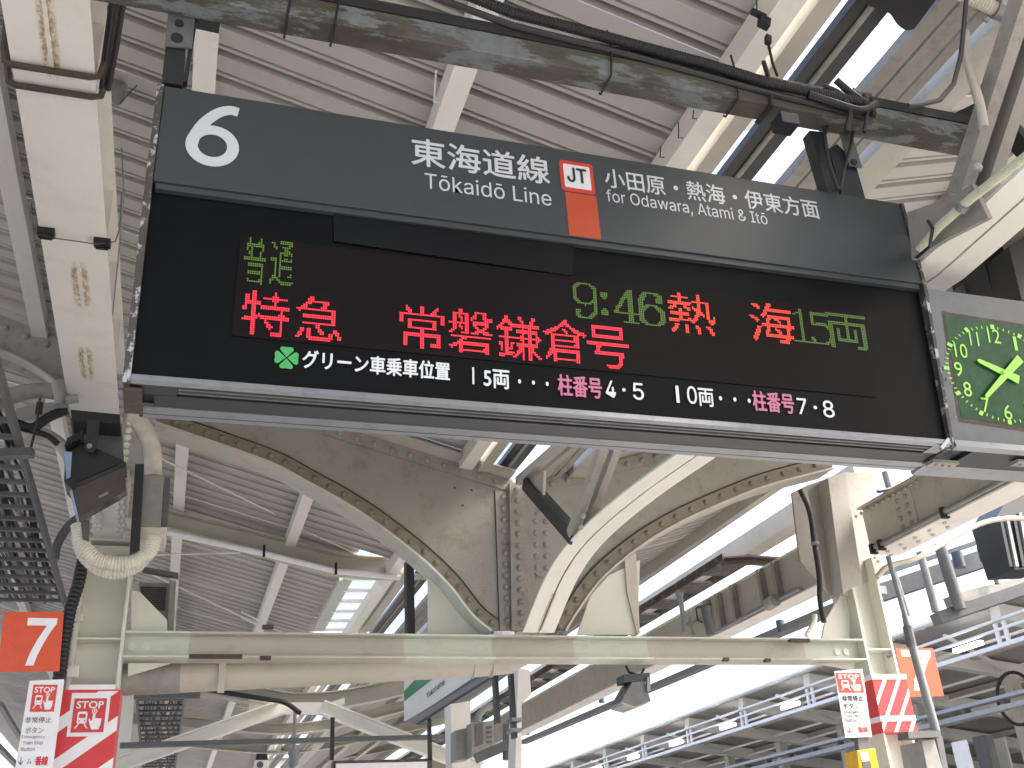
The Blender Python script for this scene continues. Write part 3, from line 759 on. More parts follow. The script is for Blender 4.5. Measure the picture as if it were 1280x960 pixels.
for ch, x0, yb, x1, yt in (('9', 717, 398, 745, 357), (':', 752, 394, 760, 366), ('4', 768, 403, 796, 365), ('6', 799, 406, 829, 368), ('1', 991, 428, 1011, 390), ('5', 1014, 430, 1035, 393)):
    led_text('led_digit', ch, (x0, yb), (x1, yt), ledG, dots=digit(ch), size=.74)
# static bottom row
def row(body, ll, ur, mat, bold=.012, latin=False, name='static_lettering'): return put_text(sg, name, body, LP, ll, ur, mat, bold, latin, .005)
row('グリーン車乗車位置', (377, 461), (562, 454), statw, .022)
row('1', (590, 481), (592, 460), statw); row('5両', (604, 485), (636, 464), statw, .02)
row('・・・', (647, 480), (685, 478), statw, .005); row('柱番号', (697, 495), (751, 473), pinkp, .022)
row('4', (757, 497), (768, 477), statw, .012, True); row('・', (777, 490), (781, 486), statw); row('5', (791, 500), (803, 480), statw, .012, True)
row('1', (845, 504), (847, 483), statw); row('0', (859, 505), (869, 484), statw, .01, True); row('両', (873, 508), (890, 487), statw, .015)
row('・・・', (898, 501), (937, 499), statw, .005); row('柱番号', (941, 514), (990, 493), pinkp, .022)
row('7', (997, 518), (1006, 499), statw, .012, True); row('・', (1016, 512), (1020, 508), statw); row('8', (1029, 522), (1040, 502), statw, .012, True)
# clover leaf emblem
ca, cb = LP.px(358, 448); r = (LP.px(373, 448)[0] - ca)
m = MB()
for k in range(4):
    a = math.radians(90 * k); ax = V((math.cos(a), math.sin(a), 0)); ay = V((-math.sin(a), math.cos(a), 0))
    pts = [(.06, 0), (.62, -.50), (.80, -.58), (.97, -.48), (1.0, -.3), (.96, 0), (1.0, .3), (.97, .48), (.80, .58), (.62, .50)]
    m.add([LP.pt(ca + (ax * p[0] + ay * p[1])[0] * r, cb + (ax * p[0] + ay * p[1])[1] * r, .005) for p in pts], [tuple(range(10))])
m.build('clover_emblem', clovg, sg)
# header lettering
hv = .0015

put_text(sg, 'line_name', '東海道線', HP, (514, 206), (685, 198), lett, .014, False, hv)
put_text(sg, 'line_name', 'Tōkaidō Line', HP, (531, 235.5), (688, 239), lett, 0, True, hv)
put_text(sg, 'destination_name', '小田原・熱海・伊東方面', HP, (757, 234), (1020, 251), lett, .010, False, hv)
put_text(sg, 'destination_name', 'for Odawara, Atami & Itō', HP, (759, 255), (957, 266.5), lett, 0, True, hv)
def six(root, pl, ll, ur, mat, h):
    a0, b0 = pl.px(*ll); a1, b1 = pl.px(*ur); W_, H_ = a1 - a0, b1 - b0; sw = .073 * H_
    bowl = [(.5 + .41 * math.cos(math.radians(t)), .315 + .25 * math.sin(math.radians(t))) for t in range(0, 361, 10)]
    tail = curve([(.96, .915), (.78, .925), (.55, .85), (.30, .66), (.14, .44), (.10, .315)], 6)
    for nm, path, cl in (('platform_number', bowl, True), ('platform_number', tail, False)):
        n = len(path); L = []; Rr = []
        for i, p in enumerate(path):
            q0 = path[i - 1] if i else (path[-2] if cl else path[0]); q1 = path[i + 1] if i < n - 1 else (path[1] if cl else path[-1])
            d = V(((q1[0] - q0[0]) * W_, (q1[1] - q0[1]) * H_, 0)).normalized(); nn = V((-d[1], d[0], 0))
            w2 = sw if cl else sw * (1.0 if i else 1)
            c = V((p[0] * W_, p[1] * H_, 0)); L.append(c + nn * w2); Rr.append(c - nn * w2)
        m = MB(); hh = h if cl else h + .0003
        m.v = [pl.pt(a0 + p[0], b0 + p[1], hh) for p in L + Rr]
        for i in range(n - 1): m.f.append((i, i + 1, n + i + 1, n + i)); m.mi.append(0)
        m.build(nm, mat, root)
def seven(root, pl, ll, ur, mat, h=.003):
    a0, b0 = pl.px(*ll); a1, b1 = pl.px(*ur); W_, H_ = a1 - a0, b1 - b0
    pts = [(0, 1), (1, 1), (1, .88), (.84, .72), (.66, .48), (.50, .22), (.42, 0), (.14, 0), (.24, .26), (.42, .54), (.68, .84), (0, .84)]
    m = MB(); q = [pl.pt(a0 + u * W_, b0 + v * H_, h) for u, v in pts]
    m.add(q, [(0, 1, 2, 10, 11), (2, 3, 9, 10), (3, 4, 8, 9), (4, 5, 7, 8), (5, 6, 7)]); m.build('number', mat, root)
def rrect(pl, x0, y0, x1, y1, r, h, n=5):
    a0, b0 = pl.px(x0, y0); a1, b1 = pl.px(x1, y1); out = []
    for (cx, cy, s) in ((a1 - r, b1 - r, 0), (a0 + r, b1 - r, 90), (a0 + r, b0 + r, 180), (a1 - r, b0 + r, 270)):
        for k in range(n + 1):
            t = math.radians(s + 90 * k / n); out.append(pl.pt(cx + r * math.cos(t), cy + r * math.sin(t), h))
    return out
six(sg, HP, (231, 203), (301, 135), lett, hv)
m = MB(); p = rrect(HP, 702, 238, 740, 206, .012, hv); m.add(p, [tuple(range(len(p)))]); m.build('line_badge', sred, sg)
m = MB(); p = rrect(HP, 706, 234, 736, 210, .006, hv * 2); m.add(p, [tuple(range(len(p)))]); m.build('badge_field', swhite, sg)
put_text(sg, 'badge_letters', 'JT', HP, (709, 228), (732, 213), blackp, .03, True, hv * 3)
a0, b0 = HP.px(706, 240); a1, b1 = HP.px(745, 245); _, bb0 = HP.px(709, 294)
m = MB(); m.add([HP.pt(a0, bb0, hv), HP.pt(a1 - .0, bb0, hv), HP.pt(a1, b0, hv), HP.pt(a0, b0, hv)], [(0, 1, 2, 3)]); m.build('line_colour_bar', sorange, sg)
# peeling side frames
for x0, x1 in ((XS0 - .02, XS0 - .001), (XS1 + .001, XS1 + .014)):
    m = MB(); m.prism([V((x0, 2.494, zT)), V((x0, 2.494, zM)), V((x0, 2.572, ZB - .02)), V((x0, 2.76, ZB - .02)), V((x0, 2.76, zT))], (x1 - x0, 0, 0)); m.build('side_frame', peelf, sg)
# underside: lips, louvres and strips
ys = [at(320, y, Z=2.865)[1] for y in (483, 492, 505, 519, 530, 533)]
m = MB(); m.prism([V((XS0, 2.572, 2.89)), V((XS0, 2.568, 2.872)), V((XS0, ys[1], 2.866)), V((XS0, ys[1], 2.885))], (XS1 - XS0, 0, 0)); m.build('front_lip', alu, sg)
for k in range(3):
    y0 = ys[1] + (ys[2] - ys[1]) * k / 3; y1 = ys[1] + (ys[2] - ys[1]) * (k + .55) / 3
    MB().box((XS0 + .12, y0 + .002, 2.872), (XS1 - .06, y1, 2.882)).build('louvre', alu if k == 0 else midg, sg)
MB().box((XS0, ys[1] + .001, 2.883), (XS1, ys[3], 2.889)).build('louvre_back', black, sg)
MB().box((XS0, ys[1] + .002, 2.870), (XS0 + .118, ys[2], 2.8825)).build('louvre_end', dgrey, sg)
MB().box((XS1 - .058, ys[1] + .002, 2.870), (XS1, ys[2], 2.8825)).build('louvre_end', alu, sg)
MB().box((XS0 + .06, ys[2], 2.869), (XS1 - .01, ys[3], 2.8825)).build('dark_strip', dgrey, sg)
m = MB(); m.prism([V((XS0 + .03, ys[3] + .001, 2.867)), V((XS0 + .03, ys[4], 2.861)), V((XS0 + .03, ys[4], 2.88)), V((XS0 + .03, ys[3] + .001, 2.88))], (XS1 - XS0 - .03, 0, 0)); m.build('rear_lip', alu, sg)
MB().box((XS0 + .02, ys[4] + .001, 2.863), (XS1, 2.76, 2.885)).build('rear_edge', black, sg)
MB().box((XS0 - .018, 2.60, 2.855), (XS0 + .03, 2.75, 2.864)).build('corner_bracket', rust, sg)
c = at(1183, 555, Y=2.57); m = MB().bar(c + V((-.03, 0, -.02)), c + V((.012, 0, .018)), .012, .012); m.build('corner_clip', alu, sg)
m = MB()
for x, y in ((1174, 476), (1184, 524), (170, 300)):
    m.rivet(LP.P(x + 5, y, .02), LP.n, .004)
m.build('frame_screws', galv, sg, kind='stuff')
# ---- clock unit right of the sign
ck = thing('platform_clock', 'grey boxed clock with green dial and hands right of the departure sign', 'clock', (2.9, 2.6, 2.86))
CX0, CX1 = XS1 + .018, 3.45
zCT = at(1160, 361, Y=2.5)[2]
CP = Plane((0, 2.50, zCT), (1, 0, 0), (0, -(2.58 - 2.50), zCT - ZB))
m = MB(); m.prism([V((CX0, 2.50, zCT)), V((CX0, 2.58, ZB)), V((CX0, 2.74, ZB)), V((CX0, 2.74, zCT))], (CX1 - CX0, 0, 0)); m.build('housing', boxg if 0 else plain('clock_housing_grey', (.065, .076, .087), .45), ck)
dl = [(1180, 393), (1330, 417), (1352, 545), (1201, 522)]
poly_on(ck, 'dial', CP, dl, dial, h=.002)
q = [CP.P(x, y, .001) for x, y in ((1177, 389), (1340, 415), (1362, 552), (1198, 527))]; m = MB(); m.add(q, [(0, 1, 2, 3)]); m.build('dial_gasket', rust, ck)
cc0 = CP.px(1250, 467.5); Rn = cc0[0] - CP.px(1196, 462)[0]; EL = .77
for k in range(1, 13):
    a = math.radians(90 - 30 * k); ca, cb = cc0[0] + Rn * math.cos(a) * .98, cc0[1] + Rn * EL * math.sin(a); s = Rn * .145; wd = s * (.25 if k == 1 else .62 if k < 10 else .72 if k == 11 else 1.0)
    vs, fs = text_geo(str(k), 0, False)
    x0 = min(v[0] for v in vs); x1 = max(v[0] for v in vs); y0 = min(v[1] for v in vs); y1 = max(v[1] for v in vs)
    m = MB(); m.add([CP.pt(ca + ((v[0] - x0) / (x1 - x0) - .5) * 2 * wd, cb + ((v[1] - y0) / (y1 - y0) - .5) * 2 * s, .004) for v in vs], fs); m.build('numeral', dialn, ck)
m = MB()
for k in range(60):
    a = math.radians(6 * k); r0 = Rn * 1.19; r1 = r0 + Rn * (.07 if k % 5 else .12); ww = Rn * (.012 if k % 5 else .045)
    d = V((math.cos(a), math.sin(a), 0)); n_2 = V((-d[1], d[0], 0))
    m.add([CP.pt(cc0[0] + (d * r + n_2 * s * ww)[0], cc0[1] + EL * (d * r + n_2 * s * ww)[1], .004) for r, s in ((r0, -1), (r1, -1), (r1, 1), (r0, 1))], [(0, 1, 2, 3)])
m.build('minute_marks', dialn, ck, kind='stuff')
for name, tip, tail, ww, h in (('hour_hand', (1221, 452), (1271, 476), .0125, .012), ('minute_hand', (1229, 497), (1271, 450), .0125, .018)):
    t_ = V((*CP.px(*tip), 0)); l_ = V((*CP.px(*tail), 0)); d = (t_ - l_).normalized(); n_2 = V((-d[1], d[0], 0))
    pts = [l_ + n_2 * ww * 1.3, l_ - n_2 * ww * 1.3, t_ - n_2 * ww * .6, t_ + d * ww * .6, t_ + n_2 * ww * .6]
    MB().prism([CP.pt(p[0], p[1], h) for p in pts], -CP.n * .002).build(name, dialn, ck)
m = MB(); c = CP.pt(*cc0, .019); m.tube([c, c + CP.n * .006], .008, 10); m.build('hub', dialn, ck)
MB().prism([V((CX0, 2.572, 2.892)), V((CX0, 2.566, 2.868)), V((CX0, ys[1] + .01, 2.862)), V((CX0, ys[1] + .01, 2.885))], (CX1 - CX0, 0, 0)).build('front_lip', alu, ck)
MB().box((CX0 + .1, ys[1] + .012, 2.868), (CX1, ys[3] + .01, 2.884)).build('dark_strip', dgrey, ck)
MB().prism([V((CX0, ys[3] + .012, 2.866)), V((CX0, ys[4] + .03, 2.858)), V((CX0, ys[4] + .03, 2.88)), V((CX0, ys[3] + .012, 2.88))], (CX1 - CX0, 0, 0)).build('rear_lip', alu, ck)
for x in (1180, 1285):
    a = at(x, 576, Z=2.862); MB().box((a[0] - .055, a[1] - .01, 2.850), (a[0] + .055, a[1] + .03, 2.8615)).build('hinge', oldgrey, ck)
    m = MB()
    for dx in (-.03, 0, .03): m.rivet(V((a[0] + dx, a[1] + .01, 2.85)), (0, 0, -1), .006)
    m.build('hinge_screws', galv, ck, kind='stuff')
# ---- hangers and the peeling beam above
yn = at(640, 71, Z=4.12)[1]; yf = at(640, 95, Z=4.12)[1]; zh = at(640, 46, Y=yn)[2]
pbm = thing('hanger_beam', 'peeling blue-grey and brown steel beam crossing above the sign', 'beam', (1.5, (yn + yf) / 2, 4.12))
xe = at(1202, 185, Z=4.12)[0] + .12
MB().box((-.6, yn, 4.12), (xe, yf, zh)).build('channel', peel, pbm, bev=.004)
MB().box((-.6, yn - .004, zh + .001), (xe, yf - .01, zh + .045)).build('top_rail', blackm, pbm)
for px_ in (350, 408, 770, 952, 1002):
    x_ = at(px_, 80, Z=4.12)[0]
    MB().tube([V((x_, yf + .012, 4.125)), V((x_ , yf + .005, 4.112)), V((x_, yn - .008, 4.112)), V((x_ + .01, yn - .012, zh)), V((x_ + .012, yn, zh + .12))], .004 if px_ != 1002 else .009, 6).build('tie', black, pbm)
k_ = thing('ribbed_conduit', 'black ribbed conduit lying along the top of the peeling beam', 'conduit', tuple(at(700, 35, Y=yn)))
pts = [at(x, y, Y=yn - .03) for x, y in ((520, -32), (580, -8), (640, 16), (720, 36), (800, 58), (880, 79), (960, 104), (1020, 116), (1075, 128))]
MB().tube(pts, .021, 12, rib=.005).build('conduit', black, k_, smooth=True)
pts = [at(x, y, Y=yn - .01) for x, y in ((520, -12), (640, 32), (800, 72), (960, 116), (1080, 146))]
MB().tube(pts, .012, 8).build('cable', blackm, k_, smooth=True)
m = MB()
for pts_, rr in (([(1030, 108), (1050, 118), (1062, 140), (1058, 165)], .012), ([(1045, 100), (1066, 118), (1080, 128), (1090, 140)], .014), ([(1010, 118), (1040, 128), (1075, 138), (1095, 130)], .016), ([(1080, 118), (1084, 140), (1080, 165)], .008), ([(1090, 122), (1092, 146)], .008)):
    MB().tube([at(x, y, Y=yn - .035) for x, y in curve(pts_, 4)], rr, 8).build('cable', black, k_, smooth=True)
MB().box(at(1066, 112, Y=yn - .02), at(1096, 142, Y=yn - .02) + V((0, .02, 0))).build('tape_wrap', black, k_)
# knots / clamps on it
m = MB()
m.obox(at(955, 28, Y=yn - .05), V((.02, 0, -.008)), V((0, .015, 0)), V((.006, 0, .022))); m.obox(at(948, 18, Y=yn - .05), V((.028, 0, -.01)), V((0, .012, 0)), V((0, 0, .008)))
m.obox(at(960, 50, Y=yn - .05), V((.01, 0, -.004)), V((0, .01, 0)), V((.004, 0, .02)))
m.tube([at(961, 58, Y=yn - .05), at(966, 80, Y=yn - .05), at(972, 95, Y=yn - .05)], .006, 6); m.tube([at(946, -5, Y=yn - .05), at(946, 14, Y=yn - .05)], .003, 6)
single('beam_clamp', m, black, 'small black clamp hanging over the conduit near the roof valley', 'clamp', bev=.002)
m = MB(); m.box(at(975, 138, Y=yn - .05), at(997, 160, Y=yn - .03) + V((0, .05, 0))); single('junction_box', m, black, 'little black box under the peeling beam beside the right hanger', 'box', bev=.003)
def hanger(label, plate, legs):
    root = thing('sign_hanger', label, 'hanger', tuple(at(*legs[0][-1], Y=2.55)), 'hangers carrying the departure sign')
    MB().prism([at(x, y, Y=2.50) for x, y in plate], (0, .006, 0)).build('slotted_plate', midg, root)
    return root
h1 = hanger('dark steel hanger rising from the left end of the sign', [(213, -12), (247, -12), (240, 60), (206, 57)], [[(218, 102)]])
MB().prism([at(x, y, Y=2.51) for x, y in [(207, 57), (232, 60), (228, 106), (202, 103)]], (0, .06, 0)).build('leg', black, h1)
MB().prism([at(x, y, Y=2.51) for x, y in [(246, -12), (279, -12), (275, 25), (243, 18)]], (0, .06, 0)).build('leg', blackm, h1)
MB().prism([at(x, y, Y=2.509) for x, y in [(242, 18), (247, 18), (234, 101), (229, 101)]], (0, .03, 0)).build('edge', black, h1)
m = MB()
for x, y, r in ((228, 2, .018), (224, 30, .014), (221, 48, .018)): c = at(x, y, Y=2.5); m.tube([c, c + V((0, -.006, 0))], r, 12)
m.build('slot', black, h1)
h2 = hanger('dark steel hanger rising from the right end of the sign', [(1043, 141), (1056, 140), (1078, 209), (1062, 207)], [[(1050, 240)]])
MB().prism([at(x, y, Y=2.51) for x, y in [(1012, 163), (1030, 165), (1050, 246), (1036, 244)]], (0, .05, 0)).build('leg', blackm, h2)
MB().prism([at(x, y, Y=2.515) for x, y in [(1036, 186), (1046, 180), (1068, 200), (1082, 249), (1053, 246)]], (0, .05, 0)).build('leg', dgrey, h2)
m = MB()
for x, y, r in ((1054, 147, .012), (1058, 161, .012), (1067, 203, .014)): c = at(x, y, Y=2.5); m.tube([c, c + V((0, -.006, 0))], r, 12)
m.build('slot', black, h2)
MB().tube([at(x, y, Y=2.47) for x, y in ((1056, 108), (1050, 125), (1036, 148), (1030, 170), (1036, 205), (1048, 238))], .009, 8).build('cable', black, h2, smooth=True)
MB().tube([at(x, y, Y=2.47) for x, y in ((1062, 130), (1068, 150), (1064, 180), (1054, 215), (1050, 238))], .007, 8).build('cable', black, h2, smooth=True)
MB().obox(at(1052, 135, Y=2.46), V((.04, 0, -.01)), V((0, .03, 0)), V((0, 0, .012))).build('clamp', black, h2)
# truss members in the upper right corner
for (a, b, X_, w_, mat, lab, cat) in (((1262, 160), (1300, 60), 2.95, .09, oldgrey, 'slim weathered brace right of the riveted strut in the top right corner', 'brace'),
        ((1240, 140), (1300, 205), 2.9, .07, blackm, 'dark brace crossing behind the riveted strut at the right edge', 'brace'),
        ((1196, 150), (1262, 118), 2.95, .05, blackm, 'short dark cross tie behind the tan bent pipe', 'brace'),
        ((1150, 300), (1250, 300), 3.1, .05, oldgrey, 'weathered cross tie under the green conduit', 'brace')):
    m = MB().bar(at(*a, X=X_), at(*b, X=X_), w_, w_ * .7, (1, 0, 0)); single('truss_brace', m, mat, lab, cat, 'truss braces in the upper right corner')
for x0, x1, lab in ((2.60, 2.85, 'dark cross tie joining the valley rails above the right hanger'), (2.20, 2.58, 'dark cross tie over the valley gap near the peeling beam')):
    m = MB().box((x0, 2.72 if x0 > 2.5 else 2.86, 4.60), (x1, 2.78 if x0 > 2.5 else 2.93, 4.64)); single('valley_tie', m, blackm, lab, 'tie')
# thin hooks hanging from purlins
for (px_, py_, l, lab) in ((545, 88, 62, 'white hanging rod beside the middle purlin'), (920, 40, 38, 'upper thin rod beside the purlin near the valley'), (867, 138, 18, 'short thin hook on the purlin near the valley'), (848, 153, 32, 'middle thin hook on the purlin near the valley'), (826, 183, 22, 'lower thin hook on the purlin near the valley')):
    a = at(px_, py_, Y=2.95); b = a - V((.012, 0, l * .0027)); m = MB().tube([a, b, b + V((.02, 0, .004))], .004 if px_ < 600 else .0025, 6)
    single('hook_rod', m, whitep if px_ < 600 else black, lab, 'rod')
# dark signs / speakers behind the clock
t = thing('hanging_box', 'dark back of another hanging box seen above the clock, nearer one', 'box', tuple(at(1230, 330, Y=4.2)), 'dark boxes behind the clock')
MB().prism([at(x, y, Y=4.2) for x, y in [(1226, 316), (1261, 288), (1275, 330), (1290, 372), (1243, 372)]], (0, .3, 0)).build('panel', dgrey, t)
t = thing('hanging_box', 'dark box at the right frame edge above the clock', 'box', tuple(at(1270, 330, Y=4.0)), 'dark boxes behind the clock')
MB().prism([at(x, y, Y=4.0) for x, y in [(1261, 308), (1320, 268), (1340, 380), (1277, 374)]], (0, .3, 0)).build('panel', dgrey, t)
t = thing('hanging_box', 'low dark box just above the clock housing edge', 'box', tuple(at(1210, 355, Y=4.4)), 'dark boxes behind the clock')
MB().prism([at(x, y, Y=4.4) for x, y in [(1200, 357), (1230, 334), (1243, 370), (1200, 365)]], (0, .2, 0)).build('panel', midg, t)
# ================================================================== LEFT SIDE KIT
fl = thing('floodlight', 'black floodlight tilted down under the left girder end', 'floodlight', tuple(at(120, 600, Y=6.2)))
Yf = 6.2
MB().prism([at(x, y, Y=Yf + .25) for x, y in ((88, 522), (152, 530), (155, 575), (92, 560))], (0, .03, 0)).build('backplate', midg, fl)
MB().prism([at(x, y, Y=Yf + .05) for x, y in ((88, 512), (150, 518), (150, 530), (90, 526))], (0, .2, 0)).build('mount', black, fl)
MB().prism([at(x, y, Y=Yf - .06) for x, y in ((110, 524), (125, 525), (121, 560), (117, 565), (110, 565), (106, 558))], (0, .02, 0)).build('yoke', blackm, fl, bev=.003)
c = at(112, 558, Y=Yf - .062); MB().tube([c, c + V((0, -.01, 0))], .016, 12).build('yoke_bolt', galv, fl)
# body: side panel and tapered back, glass front facing down-left
body_a = [(81, 566), (104, 552), (152, 574), (157, 578), (130, 588), (97, 604), (90, 612), (80, 602)]
MB().prism([at(x, y, Y=Yf) for x, y in body_a], (0, .22, 0)).build('body', black, fl, bev=.008)
MB().prism([at(x, y, Y=Yf - .005) for x, y in ((80.5, 564), (90, 565), (88, 596), (83, 602))], (0, .05, 0)).build('edge_trim', bluegl, fl)
MB().prism([at(x, y, Y=Yf - .02) for x, y in ((80, 601), (90, 595), (96, 604), (157, 577), (158, 582), (98, 608), (91, 613))], (0, .2, 0)).build('bezel', blackm, fl)
MB().prism([at(x, y, Y=Yf - .015) for x, y in ((90, 613), (98, 607), (156, 582), (158, 612), (150, 618), (100, 646), (96, 646))], (0, .10, 0)).build('glass', floodf, fl)
MB().prism([at(x, y, Y=Yf - .03) for x, y in ((87, 613), (90, 612), (98, 646), (95, 646))], (0, .10, 0)).build('edge_trim', bluegl, fl)
for i in range(6):
    a = at(85 + i * 3.4, 560 - i * 1.7, Y=Yf + .02); MB().obox(a, V((.004, 0, -.002)), V((0, .1, 0)), V((.006, 0, .03))).build('cooling_fin', black, fl)
MB().prism([at(x, y, Y=Yf - .02) for x, y in ((123, 620), (135, 614), (135.5, 617), (123.5, 623))], (0, .003, 0)).build('maker_plate', galv, fl)
m = MB(); 
MB().prism([at(x, y, Y=Yf - .021) for x, y in ((134, 590), (142, 586), (150, 582), (156, 592), (153, 600), (140, 600))], (0, -.0001, 0))
# pipe fittings left of the girder end
m = MB(); m.tube([at(72, 478, Y=6.6), at(77, 497, Y=6.6), at(76, 507, Y=6.6)], .045, 10); m.tube([at(82, 500, Y=6.55), at(98, 498, Y=6.55)], .03, 10)
single('valve', m, oldgrey, 'peeling pipe fitting at the left edge of the girder end', 'fitting', smooth=True)
# control boxes right of the column head
bxs = thing('control_box', 'grey control cabinet beside the floodlight under the sign corner', 'cabinet', tuple(at(190, 690, Y=6.7)))
def pxprism(root, name, pts, Y, dep, mat, **k): return MB().prism([at(x, y, Y=Y) for x, y in pts], (0, dep, 0)).build(name, mat, root, **k)
pxprism(bxs, 'cabinet', [(180, 593), (205, 595), (201, 658), (173, 657)], 6.7, .3, boxg, bev=.004)
pxprism(bxs, 'cabinet_side', [(206, 596), (213, 597), (209, 658), (202, 658)], 6.75, .25, midg)
pxprism(bxs, 'lower_cap', [(173, 658), (209, 659), (206, 675), (172, 674)], 6.72, .25, hose)
pxprism(bxs, 'channel', [(169, 580), (180, 580), (174, 692), (162, 690)], 6.6, .08, dgrey)
t = thing('flex_conduit', 'pair of cream flexible conduits looping under the floodlight from the grey cabinet', 'conduit', tuple(at(140, 715, Y=6.5)))
MB().tube([at(x, y, Y=6.55) for x, y in curve([(192, 672), (186, 690), (168, 702), (145, 704), (120, 698), (104, 682), (98, 655)], 4)], .05, 14, rib=.0075).build('conduit', hose, t, smooth=True)
MB().tube([at(x, y, Y=6.68) for x, y in curve([(186, 690), (170, 708), (145, 716), (122, 710), (104, 692), (97, 668)], 4)], .045, 14, rib=.0075).build('conduit', hose, t, smooth=True)
m = MB().prism([at(x, y, Y=6.5) for x, y in ((101, 650), (111, 650), (111, 676), (103, 674))], (0, .08, 0)); single('conduit_clip', m, midg, 'dark clip on the left bend of the cream conduits', 'clip')
gp = thing('grey_pipe', 'grey bent pipe sweeping down to the top of the control cabinet', 'pipe', tuple(at(190, 560, Y=6.9)))
MB().tube([at(x, y, Y=6.9) for x, y in curve([(165, 520), (180, 535), (190, 562), (191, 596)], 4)], .06, 12).build('pipe', hose, gp, smooth=True)
MB().tube([at(x, y, Y=7.0) for x, y in curve([(176, 560), (184, 580), (186, 595)], 4)], .03, 8).build('pipe', black, gp, smooth=True)
vb = thing('vent_box', 'grey vent unit with dark grille standing behind the left gusset', 'vent', tuple(at(195, 785, Y=7.6)))
pxprism(vb, 'case', [(174, 728), (213, 729), (213, 788), (174, 788)], 7.6, .3, boxg)
for i in range(12):
    pxprism(vb, 'grille_slat', [(177, 734.5 + i * 2.4), (207, 734.8 + i * 2.4), (206.5, 736 + i * 2.4), (177, 735.7 + i * 2.4)], 7.585, .008, midg)
pxprism(vb, 'grille_back', [(176, 733), (208, 734), (206, 763), (196, 763), (176, 750)], 7.596, .003, black)
pxprism(vb, 'channel', [(212, 724), (220, 726), (217, 788), (210, 788)], 7.5, .06, boxg)
pxprism(vb, 'arm', [(178, 708), (223, 716), (223, 722), (178, 714)], 7.5, .05, midg)
# dark upright behind the beam
m = MB(); m.box(at(508, 700, Y=7.8), at(519, 795, Y=7.8) + V((0, .1, 0))); single('sign_post', m, black, 'thin black upright standing behind the cross beam left of the arch foot', 'post')
# black ribbed cable beside the left column
m = MB(); m.tube([at(x, y, Y=6.9) for x, y in ((104, 700), (98, 730), (88, 760), (80, 800), (74, 850))], .042, 12, rib=.014)
single('ribbed_cable', m, black, 'thick black ribbed cable running down the left flange of the left column', 'cable', smooth=True)
m = MB(); m.box(at(80, 832, Y=6.93), at(97, 846, Y=6.93) + V((0, .06, 0))); single('clamp', m, fresh, 'pale clamp block on the left column above the stop flag', 'clamp', bev=.003)
m = MB(); m.box(at(93, 768, Y=6.95), at(103, 776, Y=6.95) + V((0, .05, 0))); single('clamp', m, fresh, 'pale clamp on the left column beside the orange 7 plate', 'clamp', bev=.003)
# curved tan pipes and black hose at far left
for pts, Yk, r, mat, lab in (([(-10, 508), (15, 495), (45, 488), (72, 490)], 6.8, .055, oldgrey, 'upper curved grey pipe behind the cable ladder'),
    ([(10, 525), (40, 515), (80, 510)], 7.0, .05, agedL, 'second curved pipe just under the upper grey one'),
    ([(28, 555), (40, 545), (60, 545), (85, 568), (100, 620), (108, 640)], 7.2, .045, agedL, 'pale pipe arching down behind the floodlight'),
    ([(18, 529), (40, 535), (60, 522), (84, 512)], 6.9, .034, black, 'black ribbed hose crossing behind the cable ladder'),
    ([(38, 538), (60, 545), (72, 555)], 6.9, .02, black, 'short black hose curling behind the cable ladder'),
    ([(110, 640), (88, 655), (72, 680), (68, 700)], 7.3, .03, midg, 'dark grey hose bending down left of the column head')):
    m = MB().tube([at(x, y, Y=Yk) for x, y in curve(pts, 4)], r, 10); single('hose', m, mat, lab, 'pipe', 'pipes and hoses at the left', smooth=True)
# left cantilever bracket
lc = thing('cantilever_bracket', 'dark riveted bracket reaching left from behind the overhead girder', 'bracket', tuple(at(40, 440, Y=7.1)))
pxprism(lc, 'web', [(-60, 370), (95, 430), (95, 500), (60, 480), (-60, 430)], 7.15, .02, oldgrey)
MB().bar(at(-60, 358, Y=7.1), at(100, 425, Y=7.1), .22, .02).build('top_flange', agedL, lc)
MB().bar(at(-60, 352, Y=7.0), at(100, 414, Y=7.0), .02, .10).build('chord_leg', agedL, lc)
m = MB()
for i in range(7): m.rivet(at(-20 + i * 26, 400 + i * 10.2, Y=7.15), (0, -1, 0), .024)
m.build('rivets', oldgrey, lc, smooth=True, kind='stuff')
MB().strip([at(x, y, Y=7.15) for x, y in curve([(-60, 430), (0, 445), (50, 470), (95, 505)], 4)], (0, .22, 0), None, .016).build('curved_flange', agedL, lc)
# ---- cable ladder at left
def ladder(label, X0, X1, z, y0, y1, step, mat, rail=.07, cables=22, cm=None, group='cable ladders', rw=.035):
    root = thing('cable_ladder', label, 'cable ladder', ((X0 + X1) / 2, y0, z), group)
    for x in (X0, X1): MB().box((x - .014, y0, z), (x + .014, y1, z + rail)).build('rail', mat, root)
    y = y0 + .1; first = None
    while y < y1:
        if first is None:
            first = MB().box((X0 + .015, y, z + .004), (X1 - .015, y + rw, z + .03)).build('rung', mat, root); fy = y
        else:
            o = first.copy(); COL.objects.link(o); o.parent = root; o.location = (0, y - fy, 0)
        y += step
    mm = [MB(), MB(), MB()]
    for k in range(cables):
        x = X0 + .04 + (X1 - X0 - .08) * (k + .5) / cables; pts = []; y = y0
        ph = random.random() * 6; r = random.uniform(.009, .017)
        while y < y1 + .3:
            pts.append(V((x + .03 * math.sin(y * 2.2 + ph) + random.uniform(-.01, .01), y, z + .045 + r + random.uniform(0, .03)))); y += .3
        mm[k % 3 if k % 5 else 0].tube(pts, r, 5, cap=False)
    for q, mt in zip(mm, (black, midg, boxg)):
        if q.v: q.build('cables', mt, root, smooth=True, kind='stuff')
    return root
lx1 = at(40, 620, Z=4.1)[0]
ladder('overhead cable ladder full of grey and black cables at the left frame edge', lx1 - .75, lx1, 4.1, 3.2, at(75, 757, Z=4.1)[1], .24, midg, cables=26)
